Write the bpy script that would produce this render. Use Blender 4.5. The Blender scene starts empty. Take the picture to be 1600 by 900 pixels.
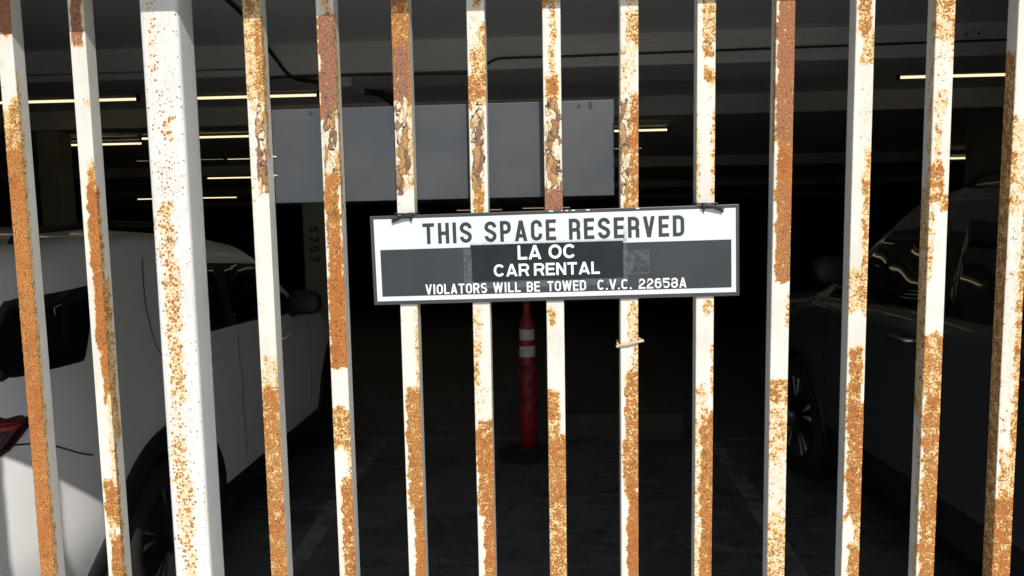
import bpy, bmesh, math, random
import numpy as np
from mathutils import Vector, Matrix
random.seed(7)
C = bpy.context.scene.collection
SC = bpy.context.scene

# ------------------------------------------------------------------ camera, sky, sun, exposure
EYE = Vector((0.0, 0.0, 1.70))
yaw, pitch, roll = (math.radians(a) for a in (3.31645, 5.73715, 1.01423))
fw = Vector((-math.sin(yaw), math.cos(yaw), 0)); rt = Vector((math.cos(yaw), math.sin(yaw), 0)); up = Vector((0, 0, 1))
f2 = fw*math.cos(pitch) - up*math.sin(pitch); u2 = up*math.cos(pitch) + fw*math.sin(pitch)
r3 = rt*math.cos(roll) - u2*math.sin(roll); u3 = u2*math.cos(roll) + rt*math.sin(roll)
cam = bpy.data.objects.new('camera', bpy.data.cameras.new('camera')); C.objects.link(cam)
m = Matrix((r3, u3, -f2)).transposed().to_4x4(); m.translation = EYE
cam.matrix_world = m
cam.data.sensor_width = 36; cam.data.lens = 27.0; cam.data.clip_start = 0.05; cam.data.clip_end = 3000
SC.camera = cam

SUN_TAN, SUN_SIDE = 0.86, 0.26            # drop per metre of depth, drift to the left per metre of depth
sdir = Vector((-SUN_SIDE, 1.0, -SUN_TAN)).normalized()
el = math.asin(-sdir.z); az = math.atan2(-sdir.x, -sdir.y)    # azimuth of the sun from +Y, clockwise
W = bpy.data.worlds.new('World'); SC.world = W; W.use_nodes = True
nt = W.node_tree; nt.nodes.clear()
sky = nt.nodes.new('ShaderNodeTexSky'); sky.sky_type = 'NISHITA'; sky.sun_disc = False
sky.sun_elevation = el; sky.sun_rotation = az
bg = nt.nodes.new('ShaderNodeBackground'); bg.inputs[1].default_value = 0.058
wo = nt.nodes.new('ShaderNodeOutputWorld')
nt.links.new(sky.outputs[0], bg.inputs[0]); nt.links.new(bg.outputs[0], wo.inputs[0])
sun = bpy.data.objects.new('sun', bpy.data.lights.new('sun', 'SUN')); C.objects.link(sun)
sun.data.energy = 3.25; sun.data.angle = math.radians(0.5); sun.data.color = (1.0, 0.95, 0.87)
sun.rotation_euler = sdir.to_track_quat('-Z', 'Y').to_euler(); sun.location = (2, -10, 12)
SC.view_settings.view_transform = 'Standard'; SC.view_settings.look = 'None'
SC.view_settings.exposure = 0.48; SC.view_settings.gamma = 1
SC.view_settings.use_curve_mapping = False
try:
    SC.cycles.use_denoising = True
    SC.cycles.max_bounces = 8; SC.cycles.diffuse_bounces = 6
    SC.cycles.sample_clamp_indirect = 4.0
except Exception: pass

# ------------------------------------------------------------------ node helpers and materials
class NT:
    def __init__(s, name):
        s.mat = bpy.data.materials.new(name); s.mat.use_nodes = True
        s.t = s.mat.node_tree; s.b = s.t.nodes['Principled BSDF']; s.out = s.t.nodes['Material Output']
    def n(s, typ, **kw):
        nd = s.t.nodes.new(typ)
        for k, v in kw.items():
            if k in ('operation', 'blend_type', 'data_type', 'feature', 'attribute_name', 'noise_dimensions', 'interpolation_type', 'distance', 'clamp', 'voronoi_dimensions', 'invert'):
                setattr(nd, k, v)
            else:
                nd.inputs[k.replace('_', ' ')].default_value = v
        return nd
    def l(s, a, b): s.t.links.new(a, b)
    def math(s, op, a, b=None, clamp=False):
        nd = s.t.nodes.new('ShaderNodeMath'); nd.operation = op; nd.use_clamp = clamp
        for i, v in enumerate((a, b)):
            if v is None: continue
            if isinstance(v, (int, float)): nd.inputs[i].default_value = v
            else: s.l(v, nd.inputs[i])
        return nd.outputs[0]
    def noise(s, vec, scale, detail=3, rough=.5, dist=0):
        nd = s.t.nodes.new('ShaderNodeTexNoise'); nd.inputs['Scale'].default_value = scale
        nd.inputs['Detail'].default_value = detail; nd.inputs['Roughness'].default_value = rough; nd.inputs['Distortion'].default_value = dist
        if vec is not None: s.l(vec, nd.inputs['Vector'])
        return nd.outputs['Fac']
    def ramp(s, fac, lo, hi):
        nd = s.t.nodes.new('ShaderNodeMapRange'); nd.interpolation_type = 'SMOOTHSTEP'
        s.l(fac, nd.inputs[0])
        for i, v in ((1, lo), (2, hi)):
            if isinstance(v, (int, float)): nd.inputs[i].default_value = v
            else: s.l(v, nd.inputs[i])
        return nd.outputs[0]
    def mix(s, fac, a, b, mode='MIX'):
        nd = s.t.nodes.new('ShaderNodeMix'); nd.data_type = 'RGBA'; nd.blend_type = mode
        if isinstance(fac, (int, float)): nd.inputs[0].default_value = fac
        else: s.l(fac, nd.inputs[0])
        for i, v in ((6, a), (7, b)):
            if isinstance(v, tuple): nd.inputs[i].default_value = (*v, 1)
            else: s.l(v, nd.inputs[i])
        return nd.outputs[2]
    def bump(s, h, strength, dist):
        nd = s.t.nodes.new('ShaderNodeBump'); nd.inputs['Strength'].default_value = strength; nd.inputs['Distance'].default_value = dist
        s.l(h, nd.inputs['Height']); s.l(nd.outputs[0], s.b.inputs['Normal']); return nd
    def obj(s, rand=0):
        tc = s.t.nodes.new('ShaderNodeTexCoord')
        if not rand: return tc.outputs['Object']
        oi = s.t.nodes.new('ShaderNodeObjectInfo')
        k = s.math('MULTIPLY', oi.outputs['Random'], rand)
        cx = s.t.nodes.new('ShaderNodeCombineXYZ'); s.l(k, cx.inputs[0]); s.l(k, cx.inputs[1]); s.l(k, cx.inputs[2])
        va = s.t.nodes.new('ShaderNodeVectorMath'); va.operation = 'ADD'
        s.l(tc.outputs['Object'], va.inputs[0]); s.l(cx.outputs[0], va.inputs[1]); return va.outputs[0]

def plain(name, col, rough=.5, metal=0., spec=.5, vary=.12, scale=30, coat=0., bump=0.):
    """a base colour with mottling of the surface itself"""
    k = NT(name); v = k.obj()
    n = k.noise(v, scale, 4, .6)
    lo = tuple(c*(1-vary) for c in col); hi = tuple(min(1, c*(1+vary)) for c in col)
    k.l(k.mix(k.ramp(n, .3, .7), lo, hi), k.b.inputs['Base Color'])
    k.b.inputs['Roughness'].default_value = rough; k.b.inputs['Metallic'].default_value = metal
    k.b.inputs['Specular IOR Level'].default_value = spec; k.b.inputs['Coat Weight'].default_value = coat
    if bump: k.bump(n, bump, .01)
    return k.mat

def mat_bar(name='rusty_white_paint', dots=False, paint_a=(.675, .66, .615), paint_b=(.60, .58, .52)):
    k = NT(name); v = k.obj(37.0)
    at = {}
    for a in ('rust', 'tint', 'flake'):
        nd = k.t.nodes.new('ShaderNodeAttribute'); nd.attribute_name = a; at[a] = nd.outputs['Fac']
    fine = k.noise(v, 370, 2, .55); med = k.noise(v, 95, 3, .6); big = k.noise(v, 22, 2, .5)
    n = k.math('ADD', k.math('MULTIPLY', fine, .56), k.math('MULTIPLY', med, .44))
    if dots:                                   # pin-head blisters instead of broad sheets of rust
        vd = k.t.nodes.new('ShaderNodeTexVoronoi'); vd.feature = 'F1'; vd.inputs['Scale'].default_value = 235; k.l(v, vd.inputs['Vector'])
        sr = k.t.nodes.new('ShaderNodeSeparateColor'); k.l(vd.outputs['Color'], sr.inputs[0])
        n = k.math('SUBTRACT', .662, k.math('MULTIPLY', vd.outputs['Distance'], .42))
        n = k.math('ADD', n, k.math('MULTIPLY', k.math('SUBTRACT', sr.outputs[0], .5), .22))
        n = k.math('ADD', n, k.math('MULTIPLY', k.math('SUBTRACT', fine, .5), .55))
    T = k.math('SUBTRACT', .665, k.math('MULTIPLY', at['rust'], .335))
    T2 = k.math('SUBTRACT', T, .11)
    rust = k.ramp(n, k.math('SUBTRACT', T, .015), k.math('ADD', T, .075))
    halo = k.math('MULTIPLY', k.ramp(n, T2, k.math('ADD', T2, .10)), k.ramp(at['rust'], .06, .34))
    halo = k.math('MAXIMUM', halo, k.math('MULTIPLY', k.math('MULTIPLY', k.ramp(at['rust'], .42, .85), .75), k.ramp(n, .36, .50)))
    # colours of the rust
    vf = k.noise(v, 520, 2, .7)
    rc = k.mix(k.ramp(vf, .36, .62), (.18, .062, .014), (.52, .225, .055))
    rc = k.mix(k.math('MULTIPLY', k.ramp(med, .45, .65), .5), rc, (.40, .15, .03))
    rc = k.mix(k.math('MULTIPLY', k.ramp(k.noise(v, 380, 2, .6), .57, .66), .55), rc, (.64, .42, .16))
    dk = k.ramp(k.noise(v, 34, 3, .6), .52, .68)
    rc = k.mix(k.math('MULTIPLY', dk, .62), rc, (.20, .068, .020))
    lf = k.t.nodes.new('ShaderNodeMapping'); lf.inputs['Scale'].default_value = (4, 4, 5); k.l(v, lf.inputs['Vector'])
    rc = k.mix(k.math('MULTIPLY', k.ramp(k.noise(lf.outputs[0], 1., 3, .6), .42, .60), .62), rc, (.37, .115, .024))
    rt_ = k.mix(k.ramp(vf, .36, .66), (.17, .075, .045), (.36, .17, .105))
    rc = k.mix(at['tint'], rc, rt_)
    pit = k.ramp(k.noise(v, 300, 2, .5), .60, .66)
    rc = k.mix(k.math('MULTIPLY', pit, .75), rc, (.07, .028, .014))
    grime = k.noise(v, 12, 4, .6)
    paint = k.mix(k.ramp(grime, .35, .75), paint_a, paint_b)
    st = k.t.nodes.new('ShaderNodeMapping'); st.inputs['Scale'].default_value = (260, 260, 9); k.l(v, st.inputs['Vector'])
    run = k.noise(st.outputs[0], 1., 3, .55)
    paint = k.mix(k.math('MULTIPLY', k.ramp(run, .55, .72), .30), paint, (.52, .47, .38))
    scr = k.t.nodes.new('ShaderNodeMapping'); scr.inputs['Scale'].default_value = (90, 90, 700); scr.inputs['Rotation'].default_value = (.2, .5, 0); k.l(v, scr.inputs['Vector'])
    paint = k.mix(k.math('MULTIPLY', k.ramp(k.noise(scr.outputs[0], 1., 2, .5), .66, .72), .35), paint, (.42, .38, .32))
    stain = k.math('MULTIPLY', k.ramp(k.math('ADD', at['rust'], k.math('MULTIPLY', k.math('SUBTRACT', big, .5), .5)), .10, .62), .55)
    paint = k.mix(stain, paint, (.70, .52, .26))
    paint = k.mix(k.math('MULTIPLY', halo, .85), paint, (.68, .43, .13))
    col = k.mix(rust, paint, rc)
    # flaking layer: curled plates of old paint and primer over a cream ground
    vo = k.t.nodes.new('ShaderNodeTexVoronoi'); vo.feature = 'F1'; vo.inputs['Scale'].default_value = 84
    mp = k.t.nodes.new('ShaderNodeMapping'); mp.inputs['Scale'].default_value = (1.6, 1, .42)
    nz = k.t.nodes.new('ShaderNodeTexNoise'); nz.inputs['Scale'].default_value = 55; nz.inputs['Detail'].default_value = 3
    k.l(v, nz.inputs['Vector'])
    vm = k.t.nodes.new('ShaderNodeVectorMath'); vm.operation = 'SCALE'; vm.inputs['Scale'].default_value = .022; k.l(nz.outputs['Color'], vm.inputs[0])
    va = k.t.nodes.new('ShaderNodeVectorMath'); va.operation = 'ADD'; k.l(v, va.inputs[0]); k.l(vm.outputs[0], va.inputs[1])
    k.l(va.outputs[0], mp.inputs['Vector']); k.l(mp.outputs[0], vo.inputs['Vector'])
    ve = k.t.nodes.new('ShaderNodeTexVoronoi'); ve.feature = 'DISTANCE_TO_EDGE'; ve.inputs['Scale'].default_value = 84; k.l(mp.outputs[0], ve.inputs['Vector'])
    sx = k.t.nodes.new('ShaderNodeSeparateColor'); k.l(vo.outputs['Color'], sx.inputs[0])
    fc = k.mix(k.ramp(sx.outputs[0], .50, .56), (.74, .65, .47), (.40, .24, .10))
    fc = k.mix(k.ramp(sx.outputs[1], .68, .74), fc, (.20, .115, .08))
    fc = k.mix(k.math('MULTIPLY', k.ramp(med, .46, .62), .5), fc, (.46, .25, .08))
    fc = k.mix(k.math('MULTIPLY', k.ramp(vf, .5, .7), .35), fc, (.42, .18, .05))
    crack = k.math('SUBTRACT', 1., k.ramp(ve.outputs['Distance'], .015, .05))
    fc = k.mix(crack, fc, (.055, .03, .022))
    fm = k.ramp(k.math('ADD', at['flake'], k.math('MULTIPLY', med, .6)), .72, .80)
    col = k.mix(fm, col, fc)
    k.l(col, k.b.inputs['Base Color'])
    ro = k.math('ADD', .34, k.math('MULTIPLY', k.math('MAXIMUM', rust, fm), .5), True); k.l(ro, k.b.inputs['Roughness'])
    k.b.inputs['Specular IOR Level'].default_value = .4
    h = k.math('ADD', k.math('MULTIPLY', rust, k.math('ADD', .5, fine)), k.math('MULTIPLY', fm, k.math('MULTIPLY', ve.outputs['Distance'], 6.)))
    h = k.math('ADD', h, k.math('MULTIPLY', k.noise(v, 60, 2), .25))
    k.bump(h, .7, .0012)
    return k.mat

def mat_floor():
    k = NT('stained_garage_floor'); v = k.obj()
    a = k.noise(v, .9, 5, .65, .6); b = k.noise(v, 7, 5, .7, 1.2); c = k.noise(v, 60, 2)
    mp = k.t.nodes.new('ShaderNodeMapping'); mp.inputs['Scale'].default_value = (1, 4, 1); k.l(v, mp.inputs['Vector'])
    d = k.noise(mp.outputs[0], 2.2, 6, .7, 1.)
    col = k.mix(k.ramp(a, .35, .68), (.066, .071, .078), (.135, .142, .152))  # slight blue cast of skylight put into the floor colour
    col = k.mix(k.ramp(d, .50, .66), col, (.165, .17, .172))
    col = k.mix(k.math('MULTIPLY', k.ramp(b, .52, .66), .7), col, (.035, .034, .033))
    col = k.mix(k.math('MULTIPLY', k.ramp(c, .4, .7), .2), col, (.2, .19, .18))
    k.l(col, k.b.inputs['Base Color'])
    k.l(k.math('ADD', .42, k.math('MULTIPLY', b, .4)), k.b.inputs['Roughness'])
    k.bump(b, .25, .01); return k.mat

def mat_concrete(name, lo, hi, stain, sc=2.0):
    k = NT(name); v = k.obj()
    a = k.noise(v, sc, 6, .62, .3); b = k.noise(v, sc*9, 4, .6); c = k.noise(v, 90, 2)
    mp = k.t.nodes.new('ShaderNodeMapping'); mp.inputs['Scale'].default_value = (.25, 6, 6); k.l(v, mp.inputs['Vector'])
    d = k.noise(mp.outputs[0], 3, 4, .6)
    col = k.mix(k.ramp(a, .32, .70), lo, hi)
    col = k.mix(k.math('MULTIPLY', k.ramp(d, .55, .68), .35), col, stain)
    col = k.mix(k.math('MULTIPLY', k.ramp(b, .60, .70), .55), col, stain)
    k.l(col, k.b.inputs['Base Color']); k.b.inputs['Roughness'].default_value = .82
    k.bump(k.math('ADD', b, k.math('MULTIPLY', c, .3)), .25, .006); return k.mat

def mat_line():
    k = NT('worn_floor_paint'); v = k.obj()
    b = k.noise(v, 14, 5, .7, .5); a = k.noise(v, 2.5, 3)
    k.l(k.mix(k.ramp(k.math('ADD', k.math('MULTIPLY', b, .7), k.math('MULTIPLY', a, .3)), .40, .60), (.30, .295, .285), (.125, .125, .122)), k.b.inputs['Base Color'])
    k.b.inputs['Roughness'].default_value = .65; return k.mat

def mat_paint(name, col, rough, coat, wave=0.):
    k = NT(name); v = k.obj()
    n = k.noise(v, 3, 3); d = k.noise(v, 140, 3, .7)
    c1 = k.mix(k.ramp(n, .3, .7), tuple(c*.95 for c in col), col)
    dirt = tuple(min(.8, c*.6+.05) for c in col)
    k.l(k.mix(k.math('MULTIPLY', k.ramp(d, .55, .75), .10), c1, dirt), k.b.inputs['Base Color'])
    k.b.inputs['Roughness'].default_value = rough; k.b.inputs['Coat Weight'].default_value = coat; k.b.inputs['Coat Roughness'].default_value = .05
    if wave: k.bump(k.noise(v, 4.5, 2, .4), wave, .05)
    return k.mat

def mat_glass_dark():
    k = NT('dark_car_glass'); v = k.obj()
    k.l(k.mix(k.ramp(k.noise(v, 2, 2), .3, .7), (.004, .005, .007), (.009, .011, .013)), k.b.inputs['Base Color'])
    k.b.inputs['Roughness'].default_value = .03; k.b.inputs['IOR'].default_value = 1.6; k.b.inputs['Specular IOR Level'].default_value = .75
    k.bump(k.noise(v, 1.7, 1.5, .35), .36, .06); return k.mat

def mat_sign(name, lo, hi, rough=.42):
    k = NT(name); v = k.obj()
    n = k.noise(v, 9, 4, .55); s = k.noise(v, 420, 2, .6)
    mp = k.t.nodes.new('ShaderNodeMapping'); mp.inputs['Scale'].default_value = (30, 30, 300); mp.inputs['Rotation'].default_value = (0, .5, 0); k.l(v, mp.inputs['Vector'])
    sc = k.noise(mp.outputs[0], 1.2, 3, .6)
    col = k.mix(k.ramp(n, .3, .7), lo, hi)
    col = k.mix(k.math('MULTIPLY', k.ramp(s, .62, .72), .35), col, tuple(c*.6 for c in lo))
    col = k.mix(k.math('MULTIPLY', k.ramp(sc, .62, .74), .25), col, tuple(min(.8, c*1.5) for c in hi))
    k.l(col, k.b.inputs['Base Color']); k.b.inputs['Roughness'].default_value = rough; k.b.inputs['Specular IOR Level'].default_value = .45
    k.bump(k.noise(v, 6, 2), .06, .02); return k.mat

def mat_film(name, col, alpha, rough=.25):
    k = NT(name); v = k.obj()
    n = k.noise(v, 130, 4, .7, .5); g = k.noise(v, 22, 3)
    tr = k.t.nodes.new('ShaderNodeBsdfTransparent'); mx = k.t.nodes.new('ShaderNodeMixShader')
    k.b.inputs['Base Color'].default_value = (*col, 1); k.b.inputs['Roughness'].default_value = rough
    f = k.math('MULTIPLY', k.ramp(k.math('ADD', k.math('MULTIPLY', n, .6), k.math('MULTIPLY', g, .4)), .38, .62), alpha)
    f = k.math('ADD', f, alpha*.25)
    k.l(f, mx.inputs[0]); k.l(tr.outputs[0], mx.inputs[1]); k.l(k.b.outputs[0], mx.inputs[2]); k.l(mx.outputs[0], k.out.inputs[0]); return k.mat

def mat_tube(strength):
    k = NT('lit_tube'); k.b.inputs['Base Color'].default_value = (.8, .78, .7, 1)
    k.b.inputs['Emission Color'].default_value = (1.0, .82, .49, 1); k.b.inputs['Emission Strength'].default_value = strength
    return k.mat

M = dict(
    bar=mat_bar(), post=mat_bar('post_paint', True, (.665, .67, .655), (.60, .605, .59)), floor=mat_floor(), line=mat_line(),
    ceil=mat_concrete('painted_ceiling_concrete', (.76, .76, .74), (.84, .84, .82), (.58, .57, .54), 1.2),
    beam=mat_concrete('painted_beam_concrete', (.74, .735, .70), (.82, .815, .78), (.56, .54, .49), 1.6),
    wall=mat_concrete('grey_wall_concrete', (.13, .15, .185), (.18, .20, .235), (.08, .09, .11), 1.0),  # blue of the skylight deep inside is put into this colour
    facade=mat_concrete('pale_stucco', (.48, .46, .42), (.56, .54, .49), (.38, .36, .32), 3.0),
    apron=mat_concrete('driveway_concrete', (.60, .61, .61), (.70, .71, .71), (.42, .42, .41), 1.1),
    asphalt=mat_concrete('asphalt', (.045, .045, .047), (.062, .062, .063), (.03, .03, .03), 1.5),
    column=mat_concrete('cream_column_paint', (.44, .42, .35), (.52, .50, .42), (.3, .28, .22), 2.0),
    white=mat_paint('white_car_paint', (.82, .82, .82), .30, .8),
    black=mat_paint('charcoal_car_paint', (.058, .063, .071), .25, .8, .05),
    glass=mat_glass_dark(),
    plastic=plain('black_trim_plastic', (.012, .012, .013), .55, scale=60),
    rubber=plain('tyre_rubber', (.014, .014, .014), .8, scale=40),
    seam=plain('panel_gap', (.006, .006, .006), .9),
    rim=plain('alloy_silver', (.62, .63, .64), .35, .35, scale=20),
    rimdark=plain('alloy_graphite', (.10, .10, .105), .3, .8, scale=20),
    chrome=plain('chrome', (.6, .6, .6), .12, 1.0, vary=.03),
    red=plain('red_lamp_lens', (.26, .006, .010), .12, coat=.8, scale=12),
    darkred=plain('smoked_lamp_lens', (.035, .006, .010), .12, coat=.8),
    lamp=plain('clear_lamp_lens', (.35, .36, .38), .1, coat=.8),
    delin=plain('delineator_orange_red', (.32, .016, .016), .5, scale=14),
    reflective=plain('reflective_band', (.62, .62, .60), .45, scale=50),
    fadedink=plain('faded_ink', (.10, .098, .085), .7, vary=.4, scale=60), ink=plain('black_ink', (.016, .016, .018), .6),
    signdark=mat_sign('faded_black_sign_ink', (.029, .035, .042), (.038, .044, .051)),
    signframe=mat_sign('sign_frame_grey', (.042, .042, .044), (.055, .055, .056)),
    signwhite=mat_sign('sign_white', (.60, .655, .69), (.63, .685, .72), .35),
    lettergrey=mat_sign('faded_black_letters', (.030, .033, .036), (.042, .045, .048)),
    letterwhite=plain('white_letters', (.78, .80, .81), .4, vary=.03),
    patch=mat_sign('printed_label_black', (.007, .012, .018), (.016, .022, .029), .3),
    film=mat_film('clear_tape', (.30, .34, .36), .11), residue=mat_film('tape_residue', (.02, .025, .03), .55, .5),
    zip=plain('black_nylon', (.017, .017, .019), .45, scale=80),
    beigetie=plain('beige_plastic_tie', (.55, .42, .28), .5, scale=90),
    wire=plain('white_wire', (.62, .58, .5), .5),
    panel=mat_sign('grey_metal_panel', (.041, .048, .057), (.060, .064, .068), .42),
    housing=mat_paint('fixture_enamel', (.50, .49, .46), .5, 0.),
    cable=plain('black_cable', (.012, .012, .012), .6), conduit=plain('painted_conduit', (.33, .325, .30), .6, scale=40),
    conduitdark=plain('dark_conduit', (.05, .05, .048), .6), box=plain('junction_box_grey', (.70, .69, .65), .6),
    tube=mat_tube(0.92), tubefar=mat_tube(0.28), stopper=mat_concrete('wheel_stop_concrete', (.05, .052, .038), (.07, .073, .055), (.035, .035, .03), 4.0),
)

# ------------------------------------------------------------------ mesh helpers
def link(name, bm, mat, parent=None, smooth=False, loc=None):
    me = bpy.data.meshes.new(name); bm.normal_update(); bm.to_mesh(me); bm.free()
    if smooth:
        for p in me.polygons: p.use_smooth = True
    o = bpy.data.objects.new(name, me); C.objects.link(o)
    if mat is not None: me.materials.append(mat)
    if parent is not None: o.parent = parent
    if loc is not None: o.location = loc
    return o
def thing(name, label, cat, loc=(0, 0, 0), rz=0., group=None):
    o = bpy.data.objects.new(name, None); C.objects.link(o); o.empty_display_size = .1
    o.location = loc; o.rotation_euler = (0, 0, rz)
    return tag(o, label, cat, group)
def tag(o, label, cat, group=None, kind='thing'):
    o['label'] = label; o['category'] = cat; o['kind'] = kind
    if group: o['group'] = group
    return o
def struct(o, label=None, cat=None):
    o['kind'] = 'structure'
    if label: o['label'] = label
    if cat: o['category'] = cat
    return o
def box(bm, x0, x1, y0, y1, z0, z1, bev=0., seg=2):
    r = bmesh.ops.create_cube(bm, size=1)
    vs = r['verts']
    for v in vs:
        v.co = Vector((x0 + (v.co.x+.5)*(x1-x0), y0 + (v.co.y+.5)*(y1-y0), z0 + (v.co.z+.5)*(z1-z0)))
    if bev:
        es = list({e for v in vs for e in v.link_edges})
        bmesh.ops.bevel(bm, geom=es, offset=bev, segments=seg, affect='EDGES', profile=.5)
    return vs
def tube(bm, pts, r, seg=8, cap=True):
    pts = [Vector(p) for p in pts]; rings = []
    for i, p in enumerate(pts):
        t = (pts[min(i+1, len(pts)-1)] - pts[max(i-1, 0)]).normalized()
        a = t.cross(Vector((0, 0, 1)))
        if a.length < .05: a = t.cross(Vector((0, 1, 0)))
        a.normalize(); b = t.cross(a)
        rr = r[i] if isinstance(r, (list, tuple)) else r
        rings.append([bm.verts.new(p + (a*math.cos(2*math.pi*k/seg) + b*math.sin(2*math.pi*k/seg))*rr) for k in range(seg)])
    for A, B in zip(rings, rings[1:]):
        for k in range(seg): bm.faces.new((A[k], A[(k+1) % seg], B[(k+1) % seg], B[k]))
    if cap: bm.faces.new(rings[0][::-1]); bm.faces.new(rings[-1])
def smooth_path(pts, n=6):
    out = []; P = [Vector(p) for p in pts]; P = [P[0]] + P + [P[-1]]
    for i in range(1, len(P)-2):
        for k in range(n):
            t = k/n; a, b, c, d = P[i-1:i+3]
            out.append(.5*((2*b) + (c-a)*t + (2*a-5*b+4*c-d)*t*t + (3*b-a-3*c+d)*t**3))
    out.append(P[-2]); return out
def lathe(bm, prof, seg=32, axis='z', c=(0, 0, 0), close=False):
    rings = []
    for (r, h) in prof:
        ring = []
        for k in range(seg):
            a = 2*math.pi*k/seg; p, q = r*math.cos(a), r*math.sin(a)
            co = (p, q, h) if axis == 'z' else (h, p, q)
            ring.append(bm.verts.new(Vector(c) + Vector(co)))
        rings.append(ring)
    pr = list(zip(rings, rings[1:])) + ([(rings[-1], rings[0])] if close else [])
    for A, B in pr:
        for k in range(seg): bm.faces.new((A[k], A[(k+1) % seg], B[(k+1) % seg], B[k]))
    if not close:
        for R_ in (rings[0], rings[-1]):
            if prof[0 if R_ is rings[0] else -1][0] > 1e-4: bm.faces.new(R_)
def quad(bm, pts): return bm.faces.new([bm.verts.new(p) for p in pts])

# ------------------------------------------------------------------ the setting
def zc(y):                                   # underside of the ceiling, which falls with the ramp
    if y <= 7: return 2.95
    if y <= 18: return 2.95 - .066*(y-7)
    return 2.95 - .066*11 - .040*(y-18)
def zf(y): return (-.06*min(1, max(0, (4.4-y)/1.0)) if y < 4.4 else 0. if y <= 7.5 else -.07*(y-7.5))  # dip by the gate added to keep sun stripes out of view
GX, GY = 13.0, 30.0
bm = bmesh.new()                             # the ground around the building, out to the horizon
xs = [-900, -60, -GX-.2, GX+.2, 60, 900]; ys = [-900, -60, .80, GY+.2, 90, 900]
for i in range(5):
    for j in range(5):
        if i == 2 and j == 2: continue
        quad(bm, [(xs[i], ys[j], -.10), (xs[i+1], ys[j], -.10), (xs[i+1], ys[j+1], -.10), (xs[i], ys[j+1], -.10)])
bmesh.ops.remove_doubles(bm, verts=bm.verts, dist=1e-4)
struct(link('ground', bm, M['asphalt']), 'grey asphalt ground around the garage', 'ground')
bm = bmesh.new(); box(bm, -16, 16, -4.5, .95, -.30, -.06, .01)
struct(link('driveway', bm, M['apron']), 'pale concrete driveway in front of the gate', 'driveway')
bm = bmesh.new()
yy = [.95, 2.2, 3.4, 4.4, 5.8, 7.5, 12, 18, 24, GY]
for a, b in zip(yy, yy[1:]): quad(bm, [(-GX, a, zf(a)), (GX, a, zf(a)), (GX, b, zf(b)), (-GX, b, zf(b))])
bmesh.ops.remove_doubles(bm, verts=bm.verts, dist=1e-4)
struct(link('floor', bm, M['floor']), 'dark stained garage floor', 'floor')
bm = bmesh.new()
yy = [1.25, 4, 7, 10, 14, 18, 24, GY]; ups = []
for a, b in zip(yy, yy[1:]):
    quad(bm, [(-GX, a, zc(a)), (-GX, b, zc(b)), (GX, b, zc(b)), (GX, a, zc(a))])
quad(bm, [(-GX, 1.25, 3.6), (GX, 1.25, 3.6), (GX, GY, 3.6), (-GX, GY, 3.6)])
bmesh.ops.remove_doubles(bm, verts=bm.verts, dist=1e-4)
struct(link('ceiling', bm, M['ceil']), 'pale painted concrete garage ceiling', 'ceiling')
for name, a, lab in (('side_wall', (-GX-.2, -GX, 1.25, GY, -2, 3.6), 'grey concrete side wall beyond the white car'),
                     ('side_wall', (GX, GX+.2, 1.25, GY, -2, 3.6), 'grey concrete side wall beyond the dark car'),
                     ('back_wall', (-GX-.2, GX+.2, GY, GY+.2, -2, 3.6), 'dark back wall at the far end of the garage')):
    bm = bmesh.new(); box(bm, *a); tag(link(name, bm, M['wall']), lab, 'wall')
OX0, OX1, LZ = -2.75, 2.75, 2.096            # the opening of the gateway
bm = bmesh.new()
box(bm, -GX-.2, OX0, .95, 1.25, -.1, LZ); box(bm, OX1, GX+.2, .95, 1.25, -.1, LZ); box(bm, -GX-.2, GX+.2, .95, 1.25, LZ, 5.2)
bmesh.ops.remove_doubles(bm, verts=bm.verts, dist=1e-4)
tag(link('front_wall', bm, M['facade']), 'pale stucco front wall of the garage, above the barred gateway', 'wall')

for i, (y0, y1, d, lab) in enumerate(((5.70, 6.42, .225, 'pale concrete beam nearest the gate, with conduit along its face'),
                         (8.25, 8.65, .20, 'second concrete beam from the gate, dim behind the first'),
                         (13.0, 13.45, .17, 'third concrete beam from the gate'),
                         (17.0, 17.45, .14, 'fourth concrete beam deep in the garage'),
                         (21.5, 21.95, .12, 'farthest concrete beam deep in the garage'))):
    bm = bmesh.new(); top = max(zc(y0), zc(y1)) + .03
    box(bm, -GX+.002, GX-.002, y0, y1, zc(y0)-d, top, .012)
    tag(link('concrete_beam', bm, M['beam']), lab, 'beam', 'ceiling beams')
def fl(name, pts, lab, mat='line'):
    bm = bmesh.new(); n = len(pts)//2
    (ax, ay, az), (bx, _, _), (_, cy_, _) = pts[:3]; k_ = 12
    for i in range(k_):
        p, q = ay+(cy_-ay)*i/k_, ay+(cy_-ay)*(i+1)/k_
        quad(bm, [(ax, p, zf(p)+az), (bx, p, zf(p)+az), (bx, q, zf(q)+az), (ax, q, zf(q)+az)])
    bmesh.ops.remove_doubles(bm, verts=bm.verts, dist=1e-5)
    return struct(link(name, bm, M[mat]), lab, 'road marking')
for x in (-1.32, 1.13, -3.77, 3.58):
    fl('bay_line', [(x-.05, 1.6, .004), (x+.05, 1.6, .004), (x+.05, 5.53, .004), (x-.05, 5.53, .004)], 'worn pale bay line on the floor')
fl('bay_end_line', [(-6.2, 5.56, .004), (6.2, 5.56, .004), (6.2, 5.60, .004), (-6.2, 5.60, .004)], 'thin pale line across the end of the bay')

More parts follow.
